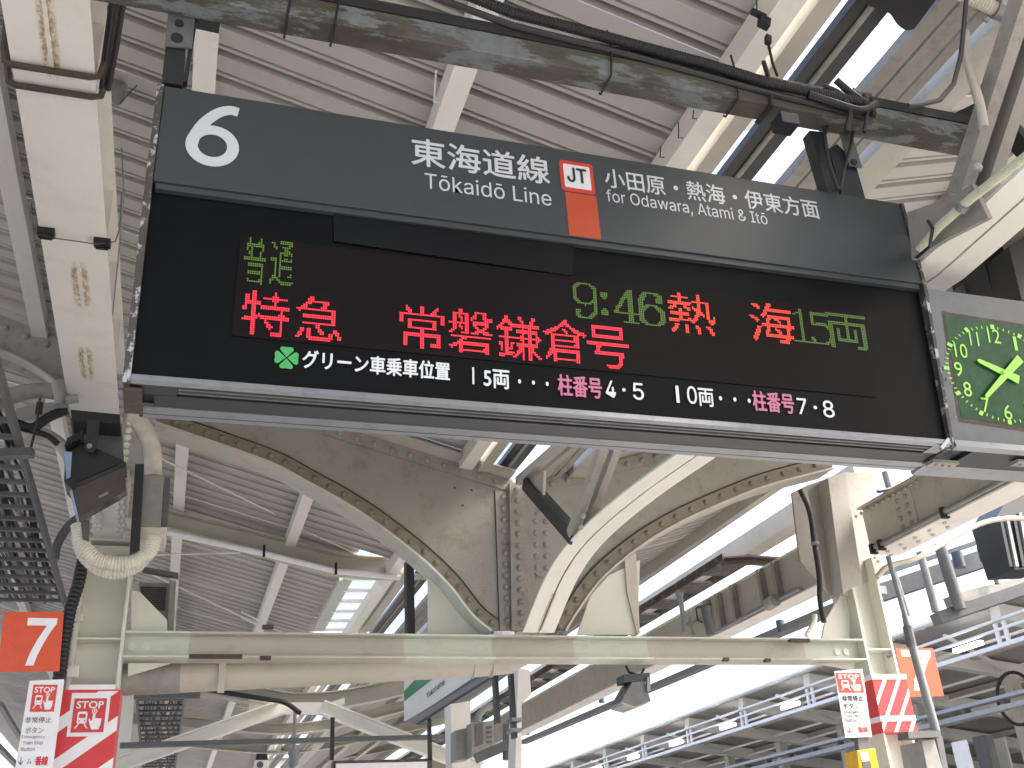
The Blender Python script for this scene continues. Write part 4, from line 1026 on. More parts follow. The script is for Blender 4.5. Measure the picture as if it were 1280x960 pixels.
pA = at(170, 866, Z=4.0); pB = at(232, 866, Z=4.0)
ladder('farther cable ladder seen under the drain pipe beside the left column', pA[0], pB[0], 4.0, pA[1], 30, .42, midg, cables=14, rw=.06)
m = MB(); m.box(at(168, 865, Y=pA[1] - .1), at(250, 872, Y=pA[1] - .1) + V((0, .1, 0))); single('ladder_support', m, midg, 'dark bar carrying the front end of the farther cable ladder', 'bar')
m = MB(); m.bar(at(-5, 568, Z=4.05), at(41, 566, Z=4.05), .06, .05); single('ladder_clamp', m, midg, 'dark cross bar under the overhead cable ladder', 'bar')
m = MB(); m.tube([at(50, 498, Y=6.2), at(46, 530, Y=6.2), at(38, 562, Y=6.2)], .008, 6); m.box(at(46, 502, Y=6.2), at(52, 516, Y=6.2) + V((0, .03, 0))); single('hanger_rod', m, black, 'black rod holding up the overhead cable ladder', 'rod')
# ================================================================== SIGNS ON COLUMNS
def plate(name, label, pts, Y, mat, cat='sign', group=None, t=.006):
    root = thing(name, label, cat, tuple(at(*pts[-1], Y=Y)), group)
    a = [at(x, y, Y=Y) for x, y in pts]; MB().prism(a, (0, t, 0)).build('plate', mat, root)
    return root, Plane((0, Y, 0), (1, 0, 0), (0, 0, 1))
def rectpl(root, name, pl, x0, y0, x1, y1, mat, h=.002):
    a0, b0 = pl.px(x0, y0); a1, b1 = pl.px(x1, y1)
    m = MB(); m.add([pl.pt(a0, b0, h), pl.pt(a1, b0, h), pl.pt(a1, b1, h), pl.pt(a0, b1, h)], [(0, 1, 2, 3)]); return m.build(name, mat, root)
rt, pl = plate('platform_number_plate', 'orange-red plate with white 7 at the left edge', [(5, 765), (80, 765), (74, 839), (-3, 840)], 6.85, orangep, group='orange 7 plates')
seven(rt, pl, (26, 832), (72, 773), whitep)
def pictogram(root, pl, x0, y0, x1, y1, red, white, big=True, wm=None):
    a0, b0 = pl.px(x0, y0); a1, b1 = pl.px(x1, y1); W_, H_ = a1 - a0, b1 - b0
    def Q(u, v, h): return pl.pt(a0 + u * W_, b0 + v * H_, h)
    def poly(name, pts, mat, h): m = MB(); m.add([Q(u, v, h) for u, v in pts], [tuple(range(len(pts)))]); return m.build(name, mat, root)
    poly('red_field', [(0, 0), (1, 0), (1, 1), (0, 1)], red, .003)
    vs, fs = text_geo('STOP', .02, False); xx0 = min(v[0] for v in vs); xx1 = max(v[0] for v in vs); yy0 = min(v[1] for v in vs); yy1 = max(v[1] for v in vs)
    m = MB(); m.add([Q(.08 + .84 * (v[0] - xx0) / (xx1 - xx0), .70 + .22 * (v[1] - yy0) / (yy1 - yy0), .0045) for v in vs], fs); m.build('stop_word', white, root)
    poly('train_icon', [(.17, .26), (.43, .26), (.45, .30), (.45, .56), (.41, .61), (.19, .61), (.15, .56), (.15, .30)], white, .0045)
    poly('train_window', [(.20, .42), (.40, .42), (.40, .54), (.20, .54)], red, .006)
    for u in (.20, .37): poly('train_light', [(u, .32), (u + .04, .32), (u + .04, .36), (u, .36)], red, .006)
    for s, u in ((-1, .22), (1, .38)): poly('train_rail', [(u - .02, .26), (u + .02, .26), (u + s * .10 + .02, .12), (u + s * .10 - .03, .12)], white, .0045)
    poly('hand_icon', [(.50, .38), (.53, .41), (.57, .34), (.62, .34), (.62, .55), (.64, .59), (.68, .59), (.70, .55), (.70, .40), (.76, .41), (.82, .40), (.90, .40), (.89, .24), (.84, .08), (.62, .08), (.56, .22)], white, .0045)
    c = [( .66 + .085 * math.cos(t * math.pi / 8), .62 + .08 * math.sin(t * math.pi / 8)) for t in range(16)]; poly('button_ring', c, white, .0043)
    c = [( .66 + .055 * math.cos(t * math.pi / 8), .62 + .052 * math.sin(t * math.pi / 8)) for t in range(16)]; poly('button_centre', c, red, .0044 + .0008)
    c = [( .66 + .03 * math.cos(t * math.pi / 8), .62 + .03 * math.sin(t * math.pi / 8)) for t in range(16)]; poly('finger_tip', c, white, .0058)
rt, pl = plate('stop_flag', 'white emergency stop button flag beside the left column', [(37, 851), (80, 849), (80, 852), (62, 990), (14, 990)], 6.8, whitep, group='emergency stop flags')
pictogram(rt, pl, 37, 890, 72, 856, red2, whitep)
def ft(r, body, pl, ll, ur, mat, bold=.0, latin=False): return put_text(r, 'lettering', body, pl, ll, ur, mat, bold, latin, .0035)
ft(rt, '非常停止', pl, (31, 904), (65, 896), greyp, .004); ft(rt, 'ボタン', pl, (31, 917), (55, 909), greyp, .004)
ft(rt, 'Emergency', pl, (27, 924), (57, 919), greyp, 0, True); ft(rt, 'Train Stop', pl, (28, 932), (54, 926), greyp, 0, True); ft(rt, 'Button', pl, (26, 939), (44, 934), greyp, 0, True)
ft(rt, '↓', pl, (22, 957), (30, 946), greyp, .004); ft(rt, 'ム', pl, (33, 955), (40, 948), greyp); ft(rt, '番線', pl, (43, 957), (61, 945), redp, .03)
# wrap on left column
def stripes(root, pl, quad, n, slope, mat, w_=.42, h=.0015):
    """white diagonal stripes clipped to a px quad (x0,y0,x1,y1 in plane coordinates)"""
    a0, b0 = pl.px(*quad[0]); a1, b1 = pl.px(*quad[1]); W_, H_ = a1 - a0, b1 - b0
    m = MB(); per = H_ / n
    for k in range(-6, n + 6):
        v0 = k * per; poly = []
        L = [(0, v0), (W_, v0 + slope * W_), (W_, v0 + slope * W_ + per * w_), (0, v0 + per * w_)]
        # clip to 0..H_
        def clip(P, f, inter):
            o = []
            for i in range(len(P)):
                p, q = P[i], P[(i + 1) % len(P)]
                if f(p): o.append(p)
                if f(p) != f(q): o.append(inter(p, q))
            return o
        L = clip(L, lambda p: p[1] >= 0, lambda p, q: (p[0] + (q[0] - p[0]) * (0 - p[1]) / (q[1] - p[1]), 0))
        if len(L) > 2: L = clip(L, lambda p: p[1] <= H_, lambda p, q: (p[0] + (q[0] - p[0]) * (H_ - p[1]) / (q[1] - p[1]), H_))
        if len(L) > 2: m.add([pl.pt(a0 + p[0], b0 + p[1], h) for p in L], [tuple(range(len(L)))])
    return m.build('white_stripe', mat, root) if m.v else None
wr = thing('column_wrap', 'red and white striped wrap with stop poster around the left column', 'column wrap', (XL0 + .15, 6.98, 1.6), 'striped column wraps')
ztop = at(115, 862, Y=6.975)[2]
MB().box((XL0 - .015, 6.975, 1.4), (XL1 + .015, 7.32, ztop)).build('wrap', redp, wr)
MB().box((XL0 + .02, 6.972, ztop), (XL1 - .02, 7.0, ztop + .03)).build('wrap_top_band', whitep, wr)
plw = Plane((0, 6.975, 0), (1, 0, 0), (0, 0, 1))
x0p, x1p = XL0 - .015, XL1 + .015
class _Q: pass
def sq(pl, xa, za, xb, zb_): 
    o = _Q(); o.px = lambda x, y: (x, y); o.pt = pl.pt; return o, [(xa, za), (xb, zb_)]
qq, bb_ = sq(plw, x0p, 1.4, x1p, ztop - .01)
class _P: pass
pp = _P(); pp.px = lambda x, y: (x, y); pp.pt = plw.pt
stripes(wr, pp, [(x0p, 1.4), (x1p, ztop - .01)], 6, .75, whitep, .36)
rectpl(wr, 'poster', plw, 83, 921, 139, 866, whitep, .003)
class _S:
    def __init__(s, pl, dh): s.pl = pl; s.dh = dh; s.n = pl.n
    def px(s, x, y): return s.pl.px(x, y)
    def pt(s, a, b, h=0): return s.pl.pt(a, b, h + s.dh)
a0_, b0_ = plw.px(89, 915); a1_, b1_ = plw.px(136, 873)
pictogram(wr, _S(plw, .002), 88, 916, 134, 873, redp, whitep)
# right stop flag, wrap, number plate, button box
rt, pl = plate('stop_flag', 'white emergency stop button flag in front of the right column', [(1043, 839), (1078, 836), (1090, 921), (1057, 922)], 6.85, whitep, group='emergency stop flags')
pictogram(rt, pl, 1049, 866, 1075, 841, red2, whitep)
ft(rt, '非常停止', pl, (1053, 877), (1078, 869), blackp, .03); ft(rt, 'ボタン', pl, (1054, 886), (1073, 879), blackp, .03)
ft(rt, 'Emergency', pl, (1055, 893), (1077, 888), blackp, .02, True); ft(rt, 'Train Stop', pl, (1056, 898), (1076, 893), blackp, .02, True); ft(rt, 'Button', pl, (1057, 903), (1070, 898), blackp, .02, True)
ft(rt, '↓', pl, (1058, 917), (1065, 908), greyp, .01); ft(rt, '番線', pl, (1073, 916), (1084, 908), redp, .03)
wr2 = thing('column_wrap', 'red and white striped wrap around the right column', 'column wrap', (XR0 + .15, 6.98, 2.3), 'striped column wraps')
zt2 = at(1100, 846, Y=6.975)[2]; zb2 = at(1120, 915, Y=6.975)[2]
MB().box((XR0 - .012, 6.975, zb2), (XR1 + .03, 7.32, zt2)).build('wrap', redp, wr2)
pp2 = _P(); plw2 = Plane((0, 6.975, 0), (1, 0, 0), (0, 0, 1)); pp2.px = lambda x, y: (x, y); pp2.pt = plw2.pt
stripes(wr2, pp2, [(XR0 - .012, zb2), (XR1 + .03, zt2 - .02)], 2, 1.5, whitep, .26)
for z in (zt2, zb2 + .1): MB().box((XR0 - .016, 6.968, z - .02), (XR1 + .034, 7.325, z + .02)).build('band', whitep, wr2)
rt, pl = plate('platform_number_plate', 'faded orange plate with white 7 behind the slanting grey pole at right', [(1119, 810), (1166, 810), (1180, 870), (1133, 871)], 7.3, orangep, group='orange 7 plates')
seven(rt, pl, (1137, 863), (1162, 813), whitep)
m = MB(); 
for x, y in ((1112, 818), (1124, 862)):
    c = at(x, y, Y=7.0); m.tube([c, c + V((.12, .2, 0))], .018, 8)
single('plate_clamps', m, galv, 'steel clamps between the right column and its orange plate', 'clamps')
eb = thing('emergency_button_box', 'yellow emergency button box below the right stop flag', 'button box', tuple(at(1085, 960, Y=6.8)))
pxprism(eb, 'case', [(1071, 938), (1094, 935), (1102, 975), (1076, 978)], 6.8, .16, yel, bev=.006)
pxprism(eb, 'label', [(1075, 941), (1084, 940), (1087, 951), (1078, 952)], 6.795, .003, whitep)
pxprism(eb, 'button_panel', [(1078, 953), (1088, 951), (1091, 970), (1082, 972)], 6.795, .003, midg)
pxprism(eb, 'arm', [(1072, 922), (1086, 921), (1089, 936), (1074, 938)], 6.87, .05, midg)
# slanting grey hanging pole
gpst = thing('hanging_pole', 'dark grey hanging pole crossing in front of the right orange plate', 'pole', tuple(at(1170, 920, Y=6.3)))
MB().tube([at(x, y, Y=6.3) for x, y in ((1110, 695), (1130, 765), (1137, 795), (1170, 915))], [.02, .02, .032, .034], 10).build('tube', galv, gpst, smooth=True)
MB().tube([at(1134, 783, Y=6.3), at(1140, 808, Y=6.3)], .036, 10).build('sleeve', midg, gpst)
pxprism(gpst, 'foot_bracket', [(1135, 914), (1176, 913), (1176, 921), (1136, 923)], 6.25, .12, midg)
t = thing('speaker', 'grey box speaker hanging at the foot of the slanting pole', 'speaker', tuple(at(1165, 960, Y=6.3)))
pxprism(t, 'case', [(1152, 926), (1168, 923), (1180, 965), (1160, 968)], 6.3, .25, boxg, bev=.005)
pxprism(t, 'mount', [(1170, 920), (1178, 920), (1186, 965), (1180, 968)], 6.35, .1, midg)
# ================================================================== RIGHT GIRDER along the platform
XG = 5.5
gr = thing('side_girder', 'deep beige girder along the right columns, bolted splice visible below the clock', 'girder', (XG, 6, 3.95), 'girders along the platform')
zg0 = at(1060, 703, X=XG)[2]; zg1 = at(1050, 655, X=XG)[2]
zg0 = (zg0 + at(1280, 600, X=XG)[2]) / 2; zg1 = (zg1 + at(1160, 590, X=XG)[2]) / 2
MB().box((XG, .5, zg0), (XG + .012, 6.95, zg1)).build('web', agedP, gr)
MB().box((XG - .06, .5, zg1 - .0), (XG + .16, 6.95, zg1 + .014)).build('top_flange', agedP, gr)
MB().box((XG - .02, .5, zg0 - .014), (XG + .26, 6.95, zg0)).build('bottom_flange', cream, gr)
ysp = at(1146, 640, X=XG)[1]
MB().box((XG - .012, ysp, zg0 + .02), (XG, 6.95, zg1 - .03)).build('splice_plate', agedP, gr)
m = MB()
for i in range(4):
    for j in range(2):
        y_ = ysp + .07 + j * .11; z_ = zg0 + .07 + i * .075; m.rivet(V((XG - .012, y_ + (.03 if 0 else 0), z_)), (-1, 0, 0), .018)
m.build('splice_bolts', aged, gr, smooth=True, kind='stuff')
m = MB()
for i in range(18): m.rivet(V((XG - .012, ysp - .1 + i * .075, zg1 - .025)), (-1, -.1, 0), .014)
for i in range(14): m.rivet(V((XG + .06 + (i % 2) * .1, ysp - .2 + i * .09, zg0 - .014)), (0, 0, -1), .016)
m.build('flange_rivets', agedP, gr, smooth=True, kind='stuff')
gc2 = thing('girder_conduit', 'grey steel conduit running along the lower edge of the right girder', 'conduit', (XG - .03, 6, zg0 + .03))
MB().tube([V((XG - .035, 6.85, zg0 + .02)), V((XG - .035, 4.5, zg0 + .03)), V((XG - .035, 2.5, zg0 + .04))], .022, 10).build('conduit', galv, gc2, smooth=True)
for x, y in ((1098, 690), (1110, 693), (1190, 655)):
    yy = at(x, y, X=XG)[1]; MB().box((XG - .062, yy, zg0 - .03), (XG + .0, yy + .03, zg0 + .055)).build('saddle', black, gc2)
m = MB().tube([at(x, y, Y=6.6) for x, y in curve([(1096, 722), (1110, 708), (1145, 698), (1185, 676), (1225, 655), (1260, 648), (1300, 650)], 5)], .022, 10)
single('pipe', m, tanp, 'tan pipe sagging under the right girder', 'pipe', smooth=True)
m = MB().tube([at(x, y, Y=6.8) for x, y in curve([(1000, 612), (1012, 640), (1018, 680), (1024, 720), (1025, 750), (1030, 778)], 5)], .022, 10)
single('cable', m, black, 'thick black cable running down the plated head of the right column', 'cable', smooth=True)
c = at(1019, 681, Y=6.77); m = MB().tube([c, c + V((0, 0, .02))], .032, 12); single('cable_clamp', m, galv, 'steel clamp on the thick black cable of the right column head', 'clamp')
# girder beyond the portal
gb2 = thing('side_girder', 'deep beige girder with stiffeners continuing beyond the cross beam at right', 'girder', (XG, 9, 3.95), 'girders along the platform')
zA0 = at(655, 903, X=XG)[2]; zA1 = at(655, 870, X=XG)[2]
zB1 = at(990, 690, X=XG)[2]; zB0 = at(1000, 742, X=XG)[2]
m = MB(); yA = at(655, 890, X=XG)[1]
m.prism([V((XG, 7.35, zB0)), V((XG, 30, (zA0 + zB0) / 2)), V((XG, 30, (zA1 + zB1) / 2)), V((XG, 7.35, zB1))], (.012, 0, 0)); m.build('web', agedP, gb2)
MB().bar(V((XG + .1, 7.35, zB0)), V((XG + .1, 30, (zA0 + zB0) / 2)), .22, .014).build('bottom_flange', cream, gb2)
MB().bar(V((XG + .06, 7.35, zB1)), V((XG + .06, 30, (zA1 + zB1) / 2)), .16, .014).build('top_flange', cream, gb2)
for px_ in (886, 902, 922, 960, 980):
    yy = at(px_, 740, X=XG)[1]; MB().box((XG - .07, yy, zB0 + .02), (XG, yy + .05, zB1 - .01)).build('stiffener', aged, gb2)
gt = thing('girder_conduit', 'pale steel conduit with a round lamp end along the girder beyond the cross beam', 'conduit', tuple(at(920, 780, X=XG - .05)))
MB().tube([at(x, y, X=XG - .05) for x, y in ((895, 790), (960, 755), (1000, 735))], .022, 10).build('conduit', galv, gt, smooth=True)
c = at(960, 756, X=XG - .08); MB().tube([c, c + V((0, -.14, .01))], .06, 14).build('lamp_end', boxg, gt, smooth=True)
# CCTV-like unit & small bits standing on the beam
cy = thing('camera_mount', 'grey cylinder unit with thin arms standing behind the cross beam right of centre', 'camera', tuple(at(885, 790, Y=7.6)))
MB().tube([at(881, 758, Y=7.6), at(889, 793, Y=7.6)], .04, 14).build('cylinder', midg, cy, smooth=True)
MB().tube([at(889, 755, Y=7.6), at(870, 760, Y=7.6), at(872, 775, Y=7.6), at(878, 778, Y=7.6)], .008, 8).build('cable', black, cy)
for a, b, r in (((850, 742), (856, 790), .022), ((856, 782), (880, 772), .014), ((846, 742), (853, 742), .03), ((862, 772), (868, 795), .012)): MB().tube([at(*a, Y=7.7), at(*b, Y=7.7)], r, 8).build('arm', galv, cy)
f2 = thing('floodlight', 'small grey floodlight hanging under the cross beam right of centre', 'floodlight', tuple(at(795, 880, Y=7.1)))
pxprism(f2, 'mount', [(780, 843), (812, 841), (813, 850), (781, 853)], 7.1, .15, dgrey)
pxprism(f2, 'body', [(790, 852), (806, 851), (814, 876), (793, 884), (775, 878)], 7.1, .2, midg, bev=.006)
pxprism(f2, 'glass', [(776, 877), (793, 883), (814, 875), (812, 878), (794, 885), (779, 881)], 7.09, .22, boxg)
pxprism(f2, 'yoke', [(809, 846), (813, 846), (813, 864), (809, 864)], 7.08, .03, galv)
MB().tube([at(782, 832, Y=7.2), at(786, 840, Y=7.2), at(800, 845, Y=7.2), at(805, 836, Y=7.2)], .01, 8).build('cable', black, f2)
# ================================================================== V-SHAPED ROOF BEAMS BEYOND
def vbeam(label, Y, pts, hpx, mat, tube=None):
    root = thing('roof_beam', label, 'beam', tuple(at(*pts[0], Y=Y)), 'V-shaped cross beams under the roof')
    c = curve(pts, 5); n = len(c); A = [at(x, y, Y=Y) for x, y in c]; B = [at(x, y + hpx, Y=Y) for x, y in c]
    m = MB(); m.prism(A + B[::-1], (0, .014, 0))
    m = MB(); m.v += A + B + [p + V((0, .012, 0)) for p in A + B]
    for i in range(n - 1): m.f += [(i, i+1, n+i+1, n+i), (2*n+i, 3*n+i, 3*n+i+1, 2*n+i+1)]; m.mi += [0, 0]
    m.build('web', mat, root)
    MB().strip([p + V((0, 0, 0)) for p in B], (0, .2, 0), None, .016).build('bottom_flange', agedL if mat is aged else mat, root)
    MB().strip([p + V((0, 0, 0)) for p in A], (0, .2, 0), None, .016).build('top_flange', mat, root)
    if tube:
        MB().tube([at(x, y, Y=Y - .15) for x, y in tube], .03, 8).build('lamp_trunking', whitep, root)
        for x, y in tube[1:-1]: q = at(x, y, Y=Y - .18); MB().box(q - V((.012, 0, .03)), q + V((.012, .02, .09))).build('clip', black, root)
    return root
vbeam('first tan roof beam seen below the arched bracket with white trunking under it', 10, [(120, 618), (205, 640), (320, 668), (420, 694), (507, 699), (620, 690), (760, 650), (900, 600)], 22, tanp, [(205, 665), (330, 692), (420, 714), (500, 722)])
vbeam('second roof beam, smile-shaped just under the drain pipe', 14, [(130, 828), (254, 848), (330, 862), (375, 868), (440, 862), (540, 838), (680, 790)], 20, tanp)
for Y, x0, yy0, xc, yc, x1, yy1, h in ((18, 150, 890, 372, 905, 560, 862, 12), (23, 150, 915, 360, 932, 560, 893, 10), (29, 150, 930, 350, 948, 560, 915, 9)):
    vbeam('more distant roof beam behind the smile-shaped one, at about %d metres' % Y if 0 else {18: 'third roof beam, under the knee braces', 23: 'fourth roof beam, low behind the blue-grey tie', 29: 'fifth and farthest roof beam visible'}[Y], Y, [(x0, yy0), ((x0 + xc) / 2, (yy0 + yc) / 2 + 2), (xc, yc), ((xc + x1) / 2, (yc + yy1) / 2 + 3), (x1, yy1)], h, tanp)
# knee braces at second beam
kb = thing('knee_brace', 'pair of pale knee braces meeting under the smile-shaped roof beam', 'brace', tuple(at(372, 884, Y=13.5)))
for a, b in (((352, 884), (130, 962)), ((402, 884), (600, 962))):
    MB().ibeam(at(*a, Y=13.5), at(*b, Y=13.5), .16, .17, (0, 0, 1), .02).build('brace', cream, kb)
MB().prism([at(x, y, Y=13.5) for x, y in ((350, 878), (404, 878), (404, 892), (350, 892))], (0, .1, 0)).build('node_plate', cream, kb)
m = MB().tube([at(x, y, Y=13.2) for x, y in curve([(260, 862), (320, 872), (355, 878), (376, 892)], 5)], .03, 8); single('cable', m, black, 'black cable drooping to the node of the knee braces', 'cable', smooth=True)
gpn = thing('gusset_plate', 'pale mint plate left of the knee brace node', 'plate', tuple(at(330, 890, Y=13.9)), 'mint plates by the knee brace node'); pxprism(gpn, 'plate', [(310, 868), (345, 875), (345, 885), (312, 893)], 13.9, .02, fresh)
gpn = thing('gusset_plate', 'pale mint plate right of the knee brace node', 'plate', tuple(at(420, 890, Y=13.9)), 'mint plates by the knee brace node'); pxprism(gpn, 'plate', [(405, 880), (431, 872), (431, 893), (420, 893)], 13.9, .02, fresh)
# tie rods under left roof
for a, b, Ya, Yb, lab in (((199, 572), (345, 643), 8.2, 9.6, 'diagonal tie rod crossing the roof below the sign'), ((344, 646), (440, 690), 9.7, 9.9, 'lower end of the tie rod near the first roof beam'),
                     ((180, 694), (300, 691), 9.2, 10, 'near-horizontal tie rod below the white trunking'), ((185, 716), (305, 772), 11, 12.5, 'tie rod with a turnbuckle above the cross beam'), ((305, 772), (352, 790), 12.5, 13, 'tie rod beyond the turnbuckle')):
    m = MB().tube([at(*a, Y=Ya), at(*b, Y=Yb)], .008, 6); single('tie_rod', m, cream, lab, 'rod', 'tie rods under the left roof')
m = MB(); a, b = at(302, 768, Y=12.4), at(326, 780, Y=12.7)
for s in (-1, 1): m.tube([a + V((0, 0, s * .03)), b + V((0, 0, s * .03))], .012, 6)
single('turnbuckle', m, cream, 'small turnbuckle in the tie rod above the cross beam', 'turnbuckle')
# white vertical purlin-hangers (roof purlin ends beyond the portal)
# skylight in the left roof
sk = thing('skylight', 'glazed skylight with white bars in the left roof beyond the cross beam', 'skylight', tuple(at(450, 760, Z=zc(1.9) + .1)))
qd = SKQ
m = MB(); m.prism([q + V((0, 0, .03)) for q in qd], (0, 0, .01)); m.build('pane', glassp, sk)
for i in range(6):
    t = i / 5; a = qd[0].lerp(qd[3], t) - V((0, 0, .01)); b = qd[1].lerp(qd[2], t) - V((0, 0, .01)); MB().bar(a, b, .05, .03).build('bar', whitep, sk)
for a, b in ((qd[0], qd[3]), (qd[1], qd[2])): MB().bar(a - V((0, 0, .01)), b - V((0, 0, .01)), .14, .05).build('side_bar', agedL, sk)
# ---- station name sign
ns = thing('station_name_sign', 'white station name board with a green band hanging below the drain pipe', 'sign', tuple(at(510, 902, X=2.9)))
Yn0, Yn1 = at(508, 902, X=2.9)[1], at(630, 838, X=2.9)[1] - .6
zn = (at(510, 900, X=2.9)[2] + at(600, 850, X=2.9)[2]) / 2
NP = Plane((2.9, 0, 0), (0, -1, 0), (0, 0, 1))
def npx(name, pts, mat, h, t=None):
    q = [NP.P(x, y, h) for x, y in pts]; m = MB()
    if t: m.prism(q, -NP.n * t)
    else: m.add(q, [tuple(range(len(q)))])
    return m.build(name, mat, ns)
npx('board', [(505, 845), (505, 902), (628, 835), (628, 780)], whitep, 0, .12)
npx('green_band', [(505.5, 864), (505.5, 877), (546, 845), (523, 845)], sgreen, .004)
npx('dark_trim', [(511, 902), (515, 899), (622, 834), (612, 834)], midg, .006)
npx('lower_trim', [(519, 905), (524, 906), (632, 838), (626, 838)], blackm, .004, .1)
npx('case', [(506, 902), (520, 905), (632, 838), (622, 833)], alu, .003, .1)
put_text(ns, 'station_name', 'Yokohama', NP, (534, 873), (556, 848), blackp, .02, True, .008)
put_text(ns, 'small_name', 'Kawasaki', NP, (508, 886), (517, 878), greyp, 0, True, .008) if 0 else None
# ---- small white sign at the bottom
bs = thing('hanging_sign', 'small white hanging sign cut off by the bottom of the picture', 'sign', tuple(at(480, 960, Y=11)))
BP = Plane((0, 11, 0), (1, 0, 0), (0, 0, 1))
pxprism(bs, 'frame', [(416, 951), (540, 948), (541, 990), (414, 990)], 11, .1, brown)
pxprism(bs, 'face', [(420, 954.5), (534, 952), (534, 990), (419, 990)], 10.99, .008, whitep)
put_text(bs, 'lettering', '京浜東北線', BP, (440, 968), (500, 956), greyp, .01, False, .004) if 0 else None
for x in (415, 538):
    m = MB(); a = at(x, 950, Y=11); m.box((a[0] - .02, 11, a[2]), (a[0] + .02, 11.04, a[2] + .42)); m.build('hanger', blackm, bs)
# blue-grey tie beam in the distance
m = MB(); a, b = at(150, 932, Y=13), at(600, 920, Y=13); m.bar(a, b, .1, .055); single('tie_beam', m, midg, 'blue-grey tie beam crossing low in the distance under the roof', 'beam')
# small hanging lamp / speaker
t = thing('hanging_camera', 'clear dome camera hanging on a thin pole from the knee brace node', 'camera', tuple(at(366, 950, Y=13.4)))
MB().tube([at(369, 888, Y=13.4), at(367, 940, Y=13.4)], .022, 8).build('pole', galv, t, smooth=True)
c = at(367, 946, Y=13.4); MB().tube([c + V((0, 0, .09)), c, c - V((0, 0, .09)), c - V((0, 0, .13))], [.08, .06, .06, .02], 12).build('dome', galv, t, smooth=True)
t = thing('box_speaker', 'white box speaker under the roof at the bottom left of centre', 'speaker', tuple(at(327, 958, Y=15)))
pxprism(t, 'case', [(319, 950), (336, 950), (336, 964), (318, 964)], 15, .2, whitep)
c = at(325, 956, Y=14.99); MB().tube([c, c + V((0, -.01, 0))], .045, 12).build('cone', midg, t)
pxprism(t, 'bracket', [(321, 942), (334, 942), (335, 950), (320, 950)], 15.02, .1, black)
# ---- boxes cluster bottom centre
bc = thing('equipment_box', 'narrow grey cabinet on the distant column, left of the vented box', 'cabinet', tuple(at(575, 945, Y=9.5)), 'grey equipment cabinets')
pxprism(bc, 'cabinet', [(570, 913), (583, 910), (584, 949), (570, 951)], 9.5, .2, boxg); pxprism(bc, 'side', [(583.3, 910), (588, 911), (588, 948), (584.3, 949)], 9.5, .2, midg)
bc = thing('equipment_box', 'vented grey cabinet between the distant column and the hanging channels', 'cabinet', tuple(at(600, 940, Y=9.3)), 'grey equipment cabinets')
pxprism(bc, 'cabinet', [(590, 903), (617, 901), (617, 938), (590, 946)], 9.3, .2, boxg); pxprism(bc, 'door', [(594, 905), (604, 903), (604, 930), (595, 933)], 9.29, .005, midg)
for i in range(4): pxprism(bc, 'vent', [(608, 908 + i * 6), (615, 907.5 + i * 6), (615, 910.5 + i * 6), (608, 911 + i * 6)], 9.29, .005, midg)
m = MB().tube([at(x, y, Y=9.2) for x, y in curve([(597, 902), (600, 892), (610, 883), (622, 882)], 4)], .03, 8); single('conduit', m, boxg, 'grey conduit bending over the vented cabinet', 'conduit', smooth=True)
for x0, x1, y1, lab in ((618, 626, 904, 'shorter dark hanging channel under the pipe bend'), (638, 647, 922, 'longer dark hanging channel under the pipe bend')):
    m = MB(); m.box(at(x0, 842, Y=7.8), at(x1, y1, Y=7.8) + V((0, .08, 0))); single('hanging_channel', m, dgrey, lab, 'channel', 'dark channels hanging under the pipe bend')
for pts, lab in (([(563, 880), (588, 876), (588, 970), (566, 975)], 'distant pale column behind the equipment cabinets'), ):
    m = MB().prism([at(x, y, Y=9.9) for x, y in pts], (0, .25, 0)); single('distant_column', m, cream, lab, 'column', 'distant columns')
m = MB().prism([at(x, y, Y=8.2) for x, y in [(648, 835), (662, 838), (664, 868), (652, 880), (652, 990), (643, 990)]], (0, .2, 0)); single('distant_column', m, cream, 'pale column under the end of the drain pipe', 'column', 'distant columns')
m = MB(); 
for y in (897, 910): m.box(at(640, y, Y=7.75), at(653, y + 4, Y=7.75) + V((0, .15, 0)))
single('pipe_straps', m, galv, 'pair of steel straps on the column under the drain pipe end', 'straps')
m = MB(); m.bar(at(595, 948, Y=8.6), at(632, 932, Y=8.6), .08, .08); m.tube([at(634, 905, Y=8.6), at(634, 950, Y=8.6)], .04, 8); single('pipe_bundle', m, midg, 'dark pipe elbow beside the vented cabinet', 'pipe')
# far columns along both column lines
for Y, xx, lab in ((14, 1.95, 'cream column beyond the station name board, nearer'), (20, 1.9, 'cream column far down the platform, middle distance'), (27, 1.9, 'cream column far down the platform, farthest')):
    pass
for k, Y in enumerate((13.5, 20, 26.5, 33)):
    m = MB(); m.box((5.3, Y + (13 if k == 0 else 4), 0), (5.6, Y + .3 + (13 if k == 0 else 4), 4.4)); single('platform_column', m, cream, ['third cream column beyond the cross beam on the right, counted from the viewer' if 0 else 'cream column beyond the cross beam on the right, second from the viewer', 'nearest cream column beyond the cross beam on the right', 'third cream column beyond the cross beam on the right', 'farthest cream column on the right side'][k], 'column', 'columns along the platform edge')
    m = MB(); m.box((-.75, Y, 0), (-.45, Y + .3, 4.8)); single('platform_column', m, cream, ['cream column beyond the cross beam, first on the left side', 'second cream column beyond the cross beam on the left', 'third cream column beyond the cross beam on the left', 'farthest cream column on the left side'][k], 'column', 'columns along the platform edge')
# ================================================================== RIGHT OUTSIDE
# dark ladder under the eave
XE = 6.05
la2 = ladder('dark brown cable ladder under the right eave beyond the cross beam', XE, XE + .35, at(860, 730, X=XE)[2], at(905, 700, X=XE)[1], 34, .8, brown, rail=.10, cables=0, rw=.5)
m = MB().tube([at(x, y, X=6.1) for x, y in ((905, 702), (940, 700), (975, 703))], .06, 10); single('pipe', m, rust, 'brown pipe joining the dark ladder to the right girder', 'pipe')
